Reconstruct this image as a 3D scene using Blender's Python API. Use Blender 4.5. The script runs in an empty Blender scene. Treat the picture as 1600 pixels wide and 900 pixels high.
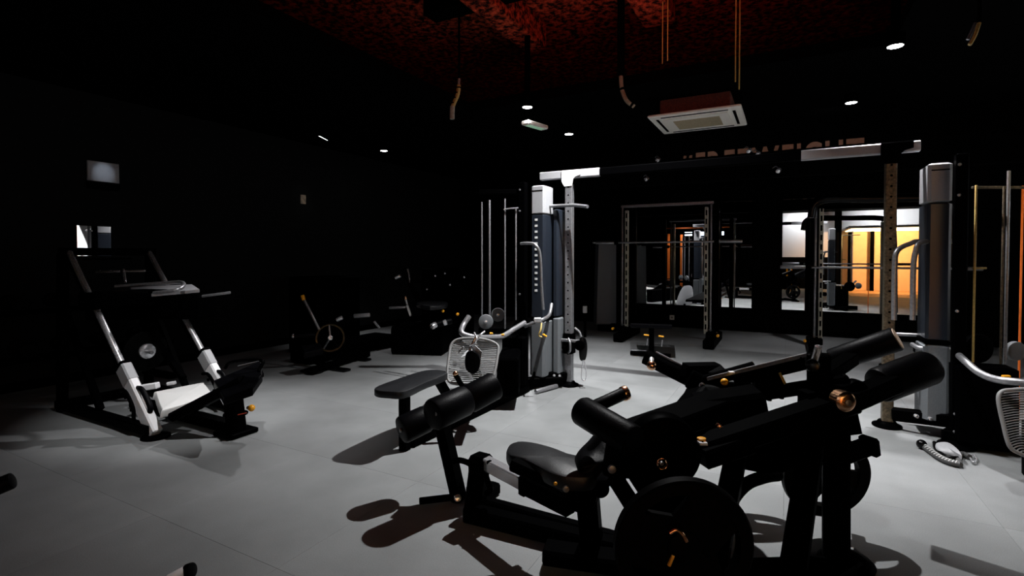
import bpy, bmesh, math, random
from mathutils import Vector, Matrix
random.seed(7)
S = bpy.context.scene
COL = S.collection
# ------------------------------------------------------------------ camera
F = 800.0; CX, CY = 800.0, 416.8; H = 1.4
YAW = math.radians(28.2); PITCH = math.radians(1.2)
cam_d = bpy.data.cameras.new('camera'); cam = bpy.data.objects.new('camera', cam_d); COL.objects.link(cam)
cam_d.sensor_width = 36; cam_d.lens = 18.0; cam_d.shift_y = -(450 - CY) / 1600.0
cam_d.clip_start = 0.05; cam_d.clip_end = 100
cam.location = (0, 0, H); cam.rotation_euler = (math.pi/2 - PITCH, 0, YAW)
S.camera = cam
RIGHT = Vector((math.cos(YAW), math.sin(YAW), 0))
FH = Vector((-math.sin(YAW), math.cos(YAW), 0))
FWD = FH*math.cos(PITCH) + Vector((0, 0, -math.sin(PITCH)))
UP = FH*math.sin(PITCH) + Vector((0, 0, math.cos(PITCH)))
ORG = Vector((0, 0, H))
def W(px, py, d):            # survey: sight line through a pixel, at distance d
    return ORG + (FWD + RIGHT*((px-CX)/F) + UP*((CY-py)/F))*d
def PZ(px, py, z):           # sight line meets height z
    v = W(px, py, 1) - ORG
    return ORG + v*((z-H)/v.z)
def PY(px, py, y):           # sight line meets the plane Y=y
    v = W(px, py, 1) - ORG
    return ORG + v*(y/v.y)
def PX(px, py, x):
    v = W(px, py, 1) - ORG
    return ORG + v*(x/v.x)
# ------------------------------------------------------------------ world + view
w = bpy.data.worlds.new('world'); S.world = w; w.use_nodes = True
w.node_tree.nodes['Background'].inputs[0].default_value = (0.0, 0.0, 0.0, 1)
S.view_settings.view_transform = 'Standard'; S.view_settings.look = 'None'
S.view_settings.exposure = 0.0; S.view_settings.gamma = 1.0
LAMPGAIN = 1.0
def spot(loc, to, power, size=70, blend=0.6, color=(1, 1, 1), rad=0.03):
    l = bpy.data.lights.new('spot', 'SPOT'); l.energy = power*LAMPGAIN; l.spot_size = math.radians(size)
    l.spot_blend = blend; l.color = color; l.shadow_soft_size = rad
    o = bpy.data.objects.new('spot', l); COL.objects.link(o); o.location = loc
    o.rotation_euler = (Vector(to)-Vector(loc)).to_track_quat('-Z', 'Y').to_euler()
    return o
def area(loc, to, power, sx, sy, color=(1, 1, 1)):
    l = bpy.data.lights.new('area', 'AREA'); l.energy = power; l.shape = 'RECTANGLE'; l.size = sx; l.size_y = sy; l.color = color
    o = bpy.data.objects.new('area', l); COL.objects.link(o); o.location = loc
    o.rotation_euler = (Vector(to)-Vector(loc)).to_track_quat('-Z', 'Y').to_euler()
    return o
# unseen lights added: red areas in the ceiling void, spots for lounge and walls
area((-1.9, 1.5, 3.45), (-1.9, 1.9, 4.4), 8, 0.5, 2.0, (1, .14, .07))
area((-.8, 3.9, 3.45), (-1.0, 4.2, 4.4), 11.0, 0.5, 1.2, (1, .14, .07))
spot((3.4, -2.1, 2.36), (3.4, -4.5, .9), 520, 125, .5, (1, .55, .26))
spot((0.6, -3.6, 3.2), (0.4, -4.5, 2.5), 110, 130, 1.0)
spot((3.4, -2.3, 3.15), (3.6, -4.4, 2.9), 280, 100, 1.0)
spot((3.3, 7.2, 3.15), (5.0, 7.2, 1.6), 700, 110, 1.0)
spot((-4.0, -2.0, 3.1), (-4.1, -3.2, 1.2), 120, 80, 1.0)
# ------------------------------------------------------------------ materials
def mat(name, col, rough=.5, metal=0, spec=.5, noise=0, nscale=20, bump=0, emit=None, es=0, coat=0, detail=4):
    m = bpy.data.materials.new(name); m.use_nodes = True; nt = m.node_tree; b = nt.nodes['Principled BSDF']
    b.inputs['Base Color'].default_value = (*col, 1); b.inputs['Roughness'].default_value = rough
    b.inputs['Metallic'].default_value = metal; b.inputs['Specular IOR Level'].default_value = spec
    b.inputs['Coat Weight'].default_value = coat
    if noise or bump:
        tc = nt.nodes.new('ShaderNodeTexCoord'); n = nt.nodes.new('ShaderNodeTexNoise')
        n.inputs['Scale'].default_value = nscale; n.inputs['Detail'].default_value = detail
        nt.links.new(tc.outputs['Object'], n.inputs['Vector'])
        if noise:
            r = nt.nodes.new('ShaderNodeValToRGB')
            r.color_ramp.elements[0].position = .3; r.color_ramp.elements[1].position = .7
            r.color_ramp.elements[0].color = (*[c*(1-noise) for c in col], 1)
            r.color_ramp.elements[1].color = (*[min(1, c*(1+noise)) for c in col], 1)
            nt.links.new(n.outputs['Fac'], r.inputs['Fac']); nt.links.new(r.outputs['Color'], b.inputs['Base Color'])
        if bump:
            bp = nt.nodes.new('ShaderNodeBump'); bp.inputs['Strength'].default_value = bump; bp.inputs['Distance'].default_value = .01
            nt.links.new(n.outputs['Fac'], bp.inputs['Height']); nt.links.new(bp.outputs['Normal'], b.inputs['Normal'])
    if emit:
        b.inputs['Emission Color'].default_value = (*emit, 1); b.inputs['Emission Strength'].default_value = es
    return m
M = dict(
 black=mat('black_powder_coat', (.0005, .0005, .0006), .45, spec=.004),
 gloss=mat('black_gloss', (.001, .001, .0012), .25, spec=.2),
 foam=mat('black_foam', (.0012, .0012, .0018), .42, spec=.055, bump=.12, nscale=120),
 vinyl=mat('black_vinyl', (.009, .0095, .011), .40, spec=.35, bump=.12, nscale=160),
 rubber=mat('plate_rubber', (.0008, .0008, .0008), .5, spec=.04),
 chrome=mat('chrome', (.80, .80, .83), .22, .75),
 steel=mat('satin_steel', (.30, .30, .315), .36, .7, noise=.2, nscale=60),
 rust=mat('worn_perforated_steel', (.11, .088, .058), .5, .6, noise=.55, nscale=55),
 white=mat('white_powder_coat', (.80, .80, .82), .4, noise=.02, nscale=10),
 padwhite=mat('pale_upholstery', (.62, .62, .61), .55, bump=.1, nscale=140),
 grey=mat('grey_shroud', (.115, .125, .135), .6, noise=.12, nscale=160),
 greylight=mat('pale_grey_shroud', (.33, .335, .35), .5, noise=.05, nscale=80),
 blue=mat('smoked_stack_cover', (.012, .016, .024), .35, noise=.25, nscale=120),
 mesh=mat('grey_seat_mesh', (.20, .20, .20), .6),
 wallb=mat('black_wall_paint', (.0008, .0008, .0008), .85, spec=.03),
 wallg=mat('dark_grey_wall_paint', (.008, .009, .0095), .85, spec=.05, noise=.15, nscale=90),
 wallw=mat('white_wall_paint', (.70, .70, .72), .8),
 ceil=mat('black_ceiling_paint', (.0006, .0006, .0006), .9, spec=.02),
 mirror=mat('mirror_glass', (.86, .87, .87), .005, 1),
 orange=mat('orange_paint', (.80, .17, .02), .5, noise=.05),
 amber=mat('amber_plastic', (.95, .42, .02), .4, noise=.04),
 copper=mat('copper_end_cap', (.85, .48, .28), .22, 1),
 wood=mat('warm_oak_floor', (.55, .30, .12), .5, noise=.15, nscale=4),
 warmwall=mat('warm_plaster', (.92, .60, .32), .7, noise=.06, nscale=5),
 label=mat('white_sticker', (.7, .7, .7), .5),
 red=mat('red_sticker', (.55, .06, .03), .5),
 letter=mat('bronze_lettering', (.26, .11, .06), .6, noise=.25, nscale=120),
 acw=mat('air_unit_white', (.85, .82, .75), .6, noise=.06, nscale=90),
 acg=mat('air_unit_grille', (.42, .36, .24), .7, noise=.35, nscale=220),
 cond=mat('galvanised_conduit', (.42, .40, .33), .5, .3, noise=.25, nscale=60),
 yell=mat('yellow_sleeve', (.48, .34, .10), .5, noise=.2, nscale=90),
 rope=mat('rope_fibre', (.05, .05, .05), .6),
 ropew=mat('rope_fleck', (.5, .5, .5), .6),
 screen=mat('display', (.02, .02, .02), .4, emit=(.75, .85, 1), es=5),
 strip=mat('warm_light_strip', (.5, .4, .2), .4, emit=(1, .85, .45), es=6),
 bulb=mat('lamp_lens', (.9, .9, .9), .4, emit=(1, .98, 1), es=30),
 green=mat('exit_green_face', (.30, .45, .36), .5, emit=(.5, .9, .6), es=.25),
)
def floor_mat():
    m = bpy.data.materials.new('rubber_floor'); m.use_nodes = True; nt = m.node_tree; b = nt.nodes['Principled BSDF']
    g = nt.nodes.new('ShaderNodeNewGeometry'); n = nt.nodes.new('ShaderNodeTexNoise'); n.inputs['Scale'].default_value = 2.2; n.inputs['Detail'].default_value = 6
    n2 = nt.nodes.new('ShaderNodeTexNoise'); n2.inputs['Scale'].default_value = 260; n2.inputs['Detail'].default_value = 2
    oi = nt.nodes.new('ShaderNodeObjectInfo')
    nt.links.new(g.outputs['Position'], n.inputs['Vector']); nt.links.new(g.outputs['Position'], n2.inputs['Vector'])
    def mth(op, a, b_):
        q = nt.nodes.new('ShaderNodeMath'); q.operation = op
        for i, v in enumerate((a, b_)):
            if isinstance(v, (int, float)): q.inputs[i].default_value = v
            else: nt.links.new(v, q.inputs[i])
        return q.outputs[0]
    v = mth('MULTIPLY', mth('ADD', mth('MULTIPLY', n.outputs['Fac'], .7), .65), mth('ADD', mth('MULTIPLY', n2.outputs['Fac'], .8), .6))
    v = mth('MULTIPLY', v, mth('ADD', mth('MULTIPLY', oi.outputs['Random'], .10), .95))
    mx = nt.nodes.new('ShaderNodeVectorMath'); mx.operation = 'SCALE'; mx.inputs[0].default_value = (.19, .197, .199)
    nt.links.new(v, mx.inputs['Scale']); nt.links.new(mx.outputs['Vector'], b.inputs['Base Color'])
    b.inputs['Roughness'].default_value = .6; b.inputs['Specular IOR Level'].default_value = .3
    bp = nt.nodes.new('ShaderNodeBump'); bp.inputs['Strength'].default_value = .15; bp.inputs['Distance'].default_value = .002
    nt.links.new(n2.outputs['Fac'], bp.inputs['Height']); nt.links.new(bp.outputs['Normal'], b.inputs['Normal'])
    return m
M['floor'] = floor_mat()
def red_mat():
    m = bpy.data.materials.new('sprayed_fireproofing'); m.use_nodes = True; nt = m.node_tree; b = nt.nodes['Principled BSDF']
    tc = nt.nodes.new('ShaderNodeTexCoord')
    n = nt.nodes.new('ShaderNodeTexNoise'); n.inputs['Scale'].default_value = 14; n.inputs['Detail'].default_value = 8; n.inputs['Roughness'].default_value = .7
    r = nt.nodes.new('ShaderNodeValToRGB'); r.color_ramp.elements[0].position = .44; r.color_ramp.elements[1].position = .68
    r.color_ramp.elements[0].color = (.012, .003, .002, 1); r.color_ramp.elements[1].color = (.85, .12, .05, 1)
    bp = nt.nodes.new('ShaderNodeBump'); bp.inputs['Strength'].default_value = .9; bp.inputs['Distance'].default_value = .03
    nt.links.new(tc.outputs['Object'], n.inputs['Vector']); nt.links.new(n.outputs['Fac'], r.inputs['Fac'])
    nt.links.new(r.outputs['Color'], b.inputs['Base Color']); nt.links.new(n.outputs['Fac'], bp.inputs['Height']); nt.links.new(bp.outputs['Normal'], b.inputs['Normal'])
    b.inputs['Roughness'].default_value = .9; b.inputs['Specular IOR Level'].default_value = .1
    return m
M['spray'] = red_mat()
# ------------------------------------------------------------------ mesh builder
class MB:
    def __init__(s, M4=None): s.v = []; s.f = []; s.T = M4; s.sm = []
    def add(s, vs, fs, smooth=False):
        o = len(s.v)
        for p in vs:
            p = Vector(p); s.v.append(s.T @ p if s.T else p)
        for f in fs: s.f.append([i+o for i in f]); s.sm.append(smooth)
        return s
    def basis(s, a, b, up=None):
        a = Vector(a); b = Vector(b); z = (b-a).normalized()
        up = Vector(up) if up else Vector((0, 0, 1))
        if abs(z.dot(up)) > .98: up = Vector((0, 1, 0)) if abs(z.y) < .9 else Vector((1, 0, 0))
        x = up.cross(z).normalized(); y = z.cross(x)
        return a, b, x, y, z
    def bar(s, a, b, w=.06, h=None, bev=.006, up=None, taper=1):   # rectangular tube, chamfered edges
        h = h or w; a, b, x, y, z = s.basis(a, b, up); bev = min(bev, w*.3, h*.3); vs = []
        L = (b-a).length
        for t, q in ((0, 1), (0, 2), (1, 2), (1, 1)):
            k = 1 if t == 0 else taper
            i = bev if q == 1 else 0
            c = a + z*(0 if (t == 0 and q == 1) else bev*.6 if t == 0 else L-bev*.6 if q == 2 else L)
            W2, H2 = w/2*k-i, h/2*k-i; e = bev if q == 2 else bev*.5
            for sx, sy in ((-W2+e, -H2), (W2-e, -H2), (W2, -H2+e), (W2, H2-e), (W2-e, H2), (-W2+e, H2), (-W2, H2-e), (-W2, -H2+e)):
                vs.append(c + x*sx + y*sy)
        fs = [[7, 6, 5, 4, 3, 2, 1, 0], [24+i for i in range(8)]]
        for r in range(3):
            for i in range(8): fs.append([r*8+i, r*8+(i+1) % 8, r*8+8+(i+1) % 8, r*8+8+i])
        return s.add(vs, fs)
    def box(s, lo, hi, bev=.006):
        lo = Vector(lo); hi = Vector(hi); c = (lo+hi)/2
        return s.bar((c.x, c.y, lo.z), (c.x, c.y, hi.z), abs(hi.y-lo.y), abs(hi.x-lo.x), bev, up=(1, 0, 0)) if True else s
    def lathe(s, a, b, prof, n=24, smooth=True):                    # prof: (t along a->b in metres, radius)
        a, b, x, y, z = s.basis(a, b); vs = []; fs = []
        for t, r in prof:
            for i in range(n):
                q = 2*math.pi*i/n; vs.append(a + z*t + (x*math.cos(q)+y*math.sin(q))*max(r, 1e-4))
        for k in range(len(prof)-1):
            for i in range(n): fs.append([k*n+i, k*n+(i+1) % n, (k+1)*n+(i+1) % n, (k+1)*n+i])
        s.add(vs, fs, smooth)
        return s
    def cyl(s, a, b, r, n=20, bev=None, r2=None):
        L = (Vector(b)-Vector(a)).length; e = min(r*.25, L*.2) if bev is None else bev; r2 = r2 or r
        return s.lathe(a, b, [(0, 0), (0, r-e), (e*.3, r-e*.3), (e, r), (L-e, r2), (L-e*.3, r2-e*.3), (L, r2-e), (L, 0)], n)
    def ring(s, c, axis, ro, ri, th, n=40):                         # annulus: plate rim
        c = Vector(c); ax = Vector(axis).normalized(); a = c-ax*th/2; b = c+ax*th/2
        return s.lathe(a, b, [(0, ri), (0, ro-.006), (.006, ro), (th-.006, ro), (th, ro-.006), (th, ri), (0, ri)], n)
    def ball(s, c, r, n=14):
        c = Vector(c); pr = [(r-r*math.cos(math.pi*i/8), r*math.sin(math.pi*i/8)) for i in range(9)]
        return s.lathe(c-Vector((0, 0, r)), c+Vector((0, 0, r)), pr, n)
    def tube(s, pts, r, n=12, closed=False, smooth_path=True, caps=True):
        pts = [Vector(p) for p in pts]
        if smooth_path: pts = crom(pts, 6, closed)
        vs = []; fs = []; m = len(pts); prev = None
        for i, p in enumerate(pts):
            t = (pts[(i+1) % m]-pts[i-1]) if closed else (pts[min(i+1, m-1)]-pts[max(i-1, 0)])
            t.normalize()
            if prev is None:
                u = Vector((0, 0, 1)) if abs(t.z) < .9 else Vector((1, 0, 0)); x = u.cross(t).normalized()
            else:
                x = (prev - t*prev.dot(t)).normalized()
            prev = x; y = t.cross(x)
            for k in range(n):
                q = 2*math.pi*k/n; vs.append(p + (x*math.cos(q)+y*math.sin(q))*r)
        for i in range(m if closed else m-1):
            j = (i+1) % m
            for k in range(n): fs.append([i*n+k, i*n+(k+1) % n, j*n+(k+1) % n, j*n+k])
        if caps and not closed: fs.append(list(range(n))[::-1]); fs.append([(m-1)*n+k for k in range(n)])
        return s.add(vs, fs, True)
    def slab(s, pts, th, nrm=(0, 0, 1), bev=.015, sub=4):           # cushion from an outline (top face), thickness th along -nrm
        pts = [Vector(p) for p in pts]; nrm = Vector(nrm).normalized()
        if sub: pts = crom(pts, sub, True)
        c = sum(pts, Vector())/len(pts); m = len(pts); vs = []; fs = []
        def inset(k, d): return [p + (c-p).normalized()*k - nrm*d for p in pts]
        rows = [inset(bev, 0), inset(bev*.3, bev*.3), inset(0, bev), inset(0, th-bev), inset(bev*.3, th-bev*.3), inset(bev, th)]
        vs.append(c + nrm*bev*.15)
        for r in rows: vs += r
        vs.append(c-nrm*th)
        for i in range(m):
            j = (i+1) % m; fs.append([0, 1+i, 1+j])
            for k in range(5): fs.append([1+k*m+i, 1+(k+1)*m+i, 1+(k+1)*m+j, 1+k*m+j])
            fs.append([1+5*m+i, len(vs)-1, 1+5*m+j])
        return s.add(vs, fs, bool(sub))
    def build(s, name, m, parent=None, **kw):
        me = bpy.data.meshes.new(name); base = parent.matrix_world_base if False else Vector((0, 0, 0))
        if parent is not None:
            base = Vector(parent.get('_b', (0, 0, 0)))
        me.from_pydata([tuple(p-base) for p in s.v], [], s.f); me.materials.append(M[m] if isinstance(m, str) else m)
        for p, q in zip(me.polygons, s.sm): p.use_smooth = q
        bm = bmesh.new(); bm.from_mesh(me); bmesh.ops.recalc_face_normals(bm, faces=bm.faces[:]); bm.to_mesh(me); bm.free()
        if any(s.sm):
            try: me.set_sharp_from_angle(angle=math.radians(40))
            except Exception: pass
        o = bpy.data.objects.new(name, me); COL.objects.link(o)
        if parent is not None:
            o.parent = parent
            o['_b'] = tuple(base)
        for k, v in kw.items(): o[k] = v
        return o
def crom(p, k, closed=False):
    out = []; m = len(p)
    for i in range(m if closed else m-1):
        a = p[(i-1) % m] if closed or i > 0 else p[0]*2-p[1]
        b = p[i]; c = p[(i+1) % m]; d = p[(i+2) % m] if closed or i+2 < m else p[-1]*2-p[-2]
        for j in range(k):
            t = j/k
            out.append(.5*((2*b)+(c-a)*t+(2*a-5*b+4*c-d)*t*t+(3*b-a-3*c+d)*t**3))
    if not closed: out.append(p[-1].copy())
    return out
def thing(name, label, cat, loc=(0, 0, 0), group=None):
    o = bpy.data.objects.new(name, None); COL.objects.link(o); o.empty_display_size = .2
    o.location = loc; o['_b'] = tuple(Vector(loc)); o['label'] = label; o['category'] = cat
    if group: o['group'] = group
    return o
def tag(o, label, cat, group=None):
    o['label'] = label; o['category'] = cat
    if group: o['group'] = group
    return o
def struct(name, mb, m, parent=None):
    return mb.build(name, m, parent, kind='structure')
def copy_tree(o, off, label=None):
    def rec(q, par):
        c = q.copy(); COL.objects.link(c); c.parent = par
        for ch in [x for x in bpy.data.objects if x.parent == q]: rec(ch, c)
        return c
    r = rec(o, None); r.location = Vector(o.location)+Vector(off)
    if label: r['label'] = label
    return r
# ------------------------------------------------------------------ the room
XL, XR, YN, YF, ZC, ZT = -7.0, 5.0, -4.5, 10.4, 3.25, 4.3
fl = MB().box((XL-.1, YN-.1, -.12), (XR+.1, YF+.1, -.012), .001); floor = struct('floor', fl, 'rubber')
tm = MB().box((0, 0, -.012), (.9992, .9992, 0), .0008); t0 = tm.build('rubber_tile', 'floor', floor); first = True
for i in range(12):
    for j in range(15):
        x, y = XL+i, YN+j
        hide = x >= 2 and y < -.5
        if hide: continue
        t = t0 if first else t0.copy()
        if not first: COL.objects.link(t); t.parent = floor
        first = False
        t.location = (x, y, random.uniform(-.0003, 0))
        if '_b' in t: pass
struct('wall_far', MB().box((XL, YF, 0), (XR, YF+.15, ZT)), 'wallb')
wl = struct('wall_left', MB().box((XL-.15, YN, 0), (XL, YF, ZT)), 'wallg')
struct('wall_right', MB().box((XR, YN, 0), (XR+.15, YF, ZT)), 'wallb')
struct('wall_back', MB().box((XL, YN-.15, 0), (XR, YN, ZT)), 'wallb')
struct('baseboard_left', MB().box((XL, YN, 0), (XL+.02, YF, .1), .004), 'black')
struct('baseboard_far', MB().box((XL, YF-.02, 0), (XR, YF, .1), .004), 'black')
# false ceiling with an opening X -3.6..0.8, Y ..5.55
cb = MB(); zc2 = ZC+.12
cb.box((XL, YN, ZC), (-3.6, YF, zc2)); cb.box((-3.6, 5.55, ZC), (XR, YF, zc2)); cb.box((.8, YN, ZC), (XR, 5.55, zc2)); cb.box((-3.6, YN, ZC), (.8, -1.0, zc2))
struct('ceiling', cb, 'ceil')
struct('ceiling', MB().box((XL, YN, ZT), (XR, YF, ZT+.1)), 'spray')
# concrete ribs in the void
for x, wd in ((-2.95, .28), (-1.45, .34), (.15, .3)):
    struct('trim_1', MB().box((x, YN+.2, ZT-.32), (x+wd, 5.9, ZT), .02), 'spray')
for y in (2.9, 4.6):
    struct('trim_2', MB().box((-3.6, y, ZT-.22), (.8, y+.25, ZT-.001), .02), 'ceil')
struct('trim_3', MB().box((-3.4, 7.45, 2.42), (XR, 7.6, 2.76), .01), 'ceil')     # low dark beam in front of lettering
struct('trim_4', MB().box((-3.4, 8.2, 2.62), (XR, 8.6, ZC), .01), 'ceil')        # bulkhead carrying the lettering
struct('trim_5', MB().box((2.0, YN, 2.42), (XR, YN+.12, ZT), .005), 'wallw')      # white fascia over the lounge
struct('trim_6', MB().box((-.9, YN, 1.35), (1.75, YN+.06, ZT), .005), 'wallw')    # white upper wall at the back
struct('trim_7', MB().box((XR-.06, 4.3, .9), (XR, 9.9, 2.9), .005), 'wallw')     # white panel on right wall
# warm lounge
struct('trim_8', MB().box((2.0, YN, .0), (XR, YN+.10, 2.42), .005), 'warmwall')
struct('trim_9', MB().box((2.0, YN, -.011), (XR, -.5, .004), .001), 'wood')
struct('trim_10', MB().box((2.0, YN+.12, 2.42), (XR, -1.6, 2.5), .005), 'wallw')
for k, y in enumerate((-4.1, -3.4, -2.7, -2.0)):
    t = MB().box((2.1, y, 2.385), (4.8, y+.05, 2.418), .003).build('light_strip', 'strip')
    tag(t, 'warm linear ceiling strip in the amber lounge, ' + ['against its back wall', 'second out from its back wall', 'third out from its back wall', 'at its open front'][k], 'light strip', 'warm strips over the lounge')
for x in (2.2, 2.95):
    struct('trim_11', MB().box((x, -4.2, .004), (x+.13, -4.05, 2.42), .01), 'black')
# mirrors on the far wall
def mirror(x0, x1, z0, z1, label):
    y = YF
    t = thing('wall_mirror', label, 'mirror', ((x0+x1)/2, y, z0), 'mirrors on the far wall')
    MB().box((x0, y-.02, z0), (x1, y-.005, z1), .002).build('mirror_glass', 'mirror', t)
    f = MB(); e = .03
    for a, b in (((x0-e, z0-e), (x1+e, z0)), ((x0-e, z1), (x1+e, z1+e)), ((x0-e, z0), (x0, z1)), ((x1, z0), (x1+e, z1))):
        f.box((a[0], y-.035, a[1]), (b[0], y, b[1]), .004)
    f.build('frame', 'black', t)
mirror(-2.78, -1.36, .44, 2.42, 'large wall mirror behind the left barbell rack')
mirror(-1.08, -.56, .44, 2.42, 'narrow wall mirror just right of the left barbell rack')
mirror(-.07, .42, .44, 2.42, 'narrow wall mirror just left of the right barbell rack')
mirror(.55, 2.2, .44, 2.42, 'large wall mirror behind the right rack, full of amber light')
# mirror + lit board on left wall
a = PX(120, 352, XL+.02); b = PX(174, 400, XL+.02)
t = thing('wall_mirror', 'small bright square mirror above the white leg press', 'mirror', (XL, (a.y+b.y)/2, b.z))
MB().box((XL+.004, min(a.y, b.y), b.z), (XL+.02, max(a.y, b.y), a.z), .002).build('mirror_glass', 'mirror', t)
a = PX(136, 250, XL+.02); b = PX(186, 287, XL+.02)
y0, y1 = sorted((a.y, b.y))
t = thing('notice_board', 'pale blue-grey board glowing high on the left wall', 'board', (XL, (y0+y1)/2, b.z))
MB().box((XL+.004, y0, b.z), (XL+.03, y1, a.z), .004).build('panel', 'greylight', t)
MB().box((XL+.004, y0, b.z-.09), (XL+.06, y1, b.z-.01), .004).build('shelf', 'black', t)
c = Vector((XL+.03, (y0+y1)/2, b.z+.10)); spot(c+Vector((.55, -.0, .35)), c, 7, 24, 1.0, (.75, .85, 1), .01)
# ------------------------------------------------------------------ ceiling lamps
lamp_rows = [
 (1399, 73, 'nearest round spotlight at the top right, over the perforated post', 420, 84, None),
 (1330, 161, 'round spotlight in the right row, second back from the nearest', 130, 60, None),
 (1305, 209, 'farthest spotlight of the right row, above the wall lettering', 110, 80, None),
 (824, 168, 'round spotlight on a dark drop tube beside the emergency light', 330, 66, None),
 (889, 210, 'round spotlight behind the emergency light, middle of its row', 220, 60, None),
 (949, 241, 'small far spotlight just left of the wall lettering', 60, 80, None),
 (600, 236, 'spotlight over the dark machines, right one of the left pair', 120, 60, None),
 (505, 216, 'tilted spotlight over the dark machines, left one of the left pair', 150, 70, (-4.25, 2.6, 0)),
]
for px, py, lab, pw, sz, aim in lamp_rows:
    c = PZ(px, py, ZC-.1) if not aim else W(px, py, 5.6)
    t = thing('ceiling_spotlight', 'round spotlight, ' + lab if 'round' not in lab else lab, 'spotlight', (c.x, c.y, ZC), 'ceiling spotlights')
    ax = Vector((0, 0, -1)) if not aim else (Vector((0, 0, -1))-RIGHT*.5).normalized()
    r = .062
    MB().lathe(c-ax*.17, c, [(0, 0), (0, r*.9), (.01, r+.008), (.165, r+.008), (.17, r), (.155, r-.004), (.155, 0)]).build('housing', 'black', t)
    MB().cyl(c-ax*.012, c-ax*.002, r-.006, bev=.001).build('lens', 'bulb', t)
    top = ZT-.01 if (-3.6 < c.x < .8 and c.y < 5.55) else ZC
    MB().cyl(c-ax*.16, (c.x, c.y, top), .035 if top > ZC else .02).build('drop_tube', 'black', t)
    spot(c+ax*.01, aim or (c.x, c.y, 0), pw, sz, .9, (1, .98, 1))
# unseen spotlights: key set by the shadow directions, two more added to brighten
def unseen_lamp(c, aim, pw, sz, lab, top=ZT-.32, bl=.9):
    c = Vector(c); ax = (Vector(aim)-c).normalized()
    t = thing('unseen_spotlight', lab, 'spotlight', (c.x, c.y, top))
    MB().lathe(c-ax*.2, c, [(0, 0), (0, .05), (.02, .065), (.2, .065), (.2, .058), (.05, .055), (.05, 0)]).build('housing', 'black', t)
    MB().cyl(c-ax*.14, c-ax*.13, .053, bev=.001).build('lens', 'bulb', t)
    MB().cyl(c-ax*.17, (c.x, c.y, top), .03).build('drop_tube', 'black', t)
    spot(c+ax*.005, aim, pw, sz, bl, (1, 1, 1), .025)
unseen_lamp(W(985, -50, 4.45), (-1.45, 4.5, 0), 1300, 100, 'black spotlight up in the red ceiling void above the foreground machine', ZT)
unseen_lamp((-2.55, 1.75, 3.4), (-4.4, 2.5, .35), 360, 34, 'added unseen spotlight in the ceiling void aimed at the leg press', ZT)
unseen_lamp(W(1470, -150, 2.55), W(1585, 690, 3.1), 190, 56, 'added unseen spotlight above the right mesh-backed press station', ZC)
# ------------------------------------------------------------------ air unit, conduits, rods, exit light
z = 3.03
A = PZ(1012, 185, z); B = PZ(1158, 165, z); C_ = PZ(1167, 195, z); D = PZ(1038, 211, z)
x0, x1 = (A.x+D.x)/2, (B.x+C_.x)/2; y0, y1 = (D.y+C_.y)/2, (A.y+B.y)/2
if y0 > y1: y0, y1 = y1, y0
t = thing('air_conditioner', 'square white ceiling air unit hanging in front of the wall lettering', 'air conditioner', ((x0+x1)/2, (y0+y1)/2, ZC))
MB().box((x0, y0, z), (x1, y1, z+.03), .012).build('panel', 'acw', t)
e = .15
MB().box((x0+e, y0+e, z-.014), (x1-e, y1-e, z+.002), .006).build('grille_cover', 'acw', t)
g = MB(); e2 = .25
for k in range(16):
    yy = y0+e2+(y1-y0-2*e2)*(k+.2)/16; g.box((x0+e2, yy, z-.02), (x1-e2, yy+.015, z-.013), .001)
g.build('grille_slats', 'acg', t, kind='stuff')
for a_, b_ in (((x0+.07, y0+.14), (x0+.10, y1-.14)), ((x1-.10, y0+.14), (x1-.07, y1-.14)), ((x0+.14, y0+.07), (x1-.14, y0+.10)), ((x0+.14, y1-.10), (x1-.14, y1-.07))):
    MB().box((a_[0], a_[1], z-.004), (b_[0], b_[1], z+.002), .001).build('air_slot', 'black', t)
MB().box((x0+.12, y0+.12, z+.03), (x1-.12, y1-.12, ZC), .01).build('casing', mat('unit_casing', (.12, .03, .02), .8, noise=.5, nscale=70), t)
for px, yb in ((1035, 100), (1043, 95), (1149, 128), (1155, 140)):
    c = PY(px, yb, 5.35)
    o = MB().cyl((c.x, c.y, c.z), (c.x, c.y, ZT), .006, 8).build('threaded_rod', 'yell')
    tag(o, {1035: 'thin hanger rod left of centre above the air unit, left of its pair', 1043: 'thin hanger rod left of centre above the air unit, right of its pair', 1149: 'thin hanger rod over the right of the air unit, left of its pair', 1155: 'thin hanger rod over the right of the air unit, right of its pair'}[px], 'rod', 'hanger rods')
t = thing('emergency_light', 'small tilted emergency light box beside a round spotlight', 'emergency light', PZ(835, 196, 3.0))
a = PZ(820, 191, 3.0); b = PZ(851, 200, 3.0); v = (b-a).normalized()
MB().bar(a, b, .12, .05, .012).build('body', 'acw', t)
MB().bar(a+v*.05-Vector((0, 0, .026)), b-v*.05-Vector((0, 0, .026)), .07, .012, .004).build('diffuser', 'green', t)
MB().cyl((a+b)/2, (a+b)/2+Vector((0, 0, .25)), .01, 8).build('hanger', 'black', t)
t = thing('conduit', 'bent yellow-sleeved conduit hanging left of the emergency light', 'pipe', W(717, 125, 5.2))
MB().tube([W(717.5, 123, 5.2), W(717, 128, 5.2), W(717, 135, 5.2)], .014).build('upper_pipe', 'steel', t)
p = W(717.5, 124, 5.2); MB().cyl(p, (p.x, p.y, ZT if (-3.6<p.x<.8 and p.y<5.55) else ZC), .012).build('drop_pipe', 'ceil', t)
MB().tube([W(717, 133, 5.2), W(715, 148, 5.2), W(710, 160, 5.2), W(707, 168, 5.2)], .021).build('sleeve', 'yell', t)
for k in range(4): p = W(716.5-k*3, 138+k*8, 5.2); MB().cyl(p, p+Vector((.0, .0, .012)), .025, 12).build('sleeve_band', 'black', t)
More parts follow.
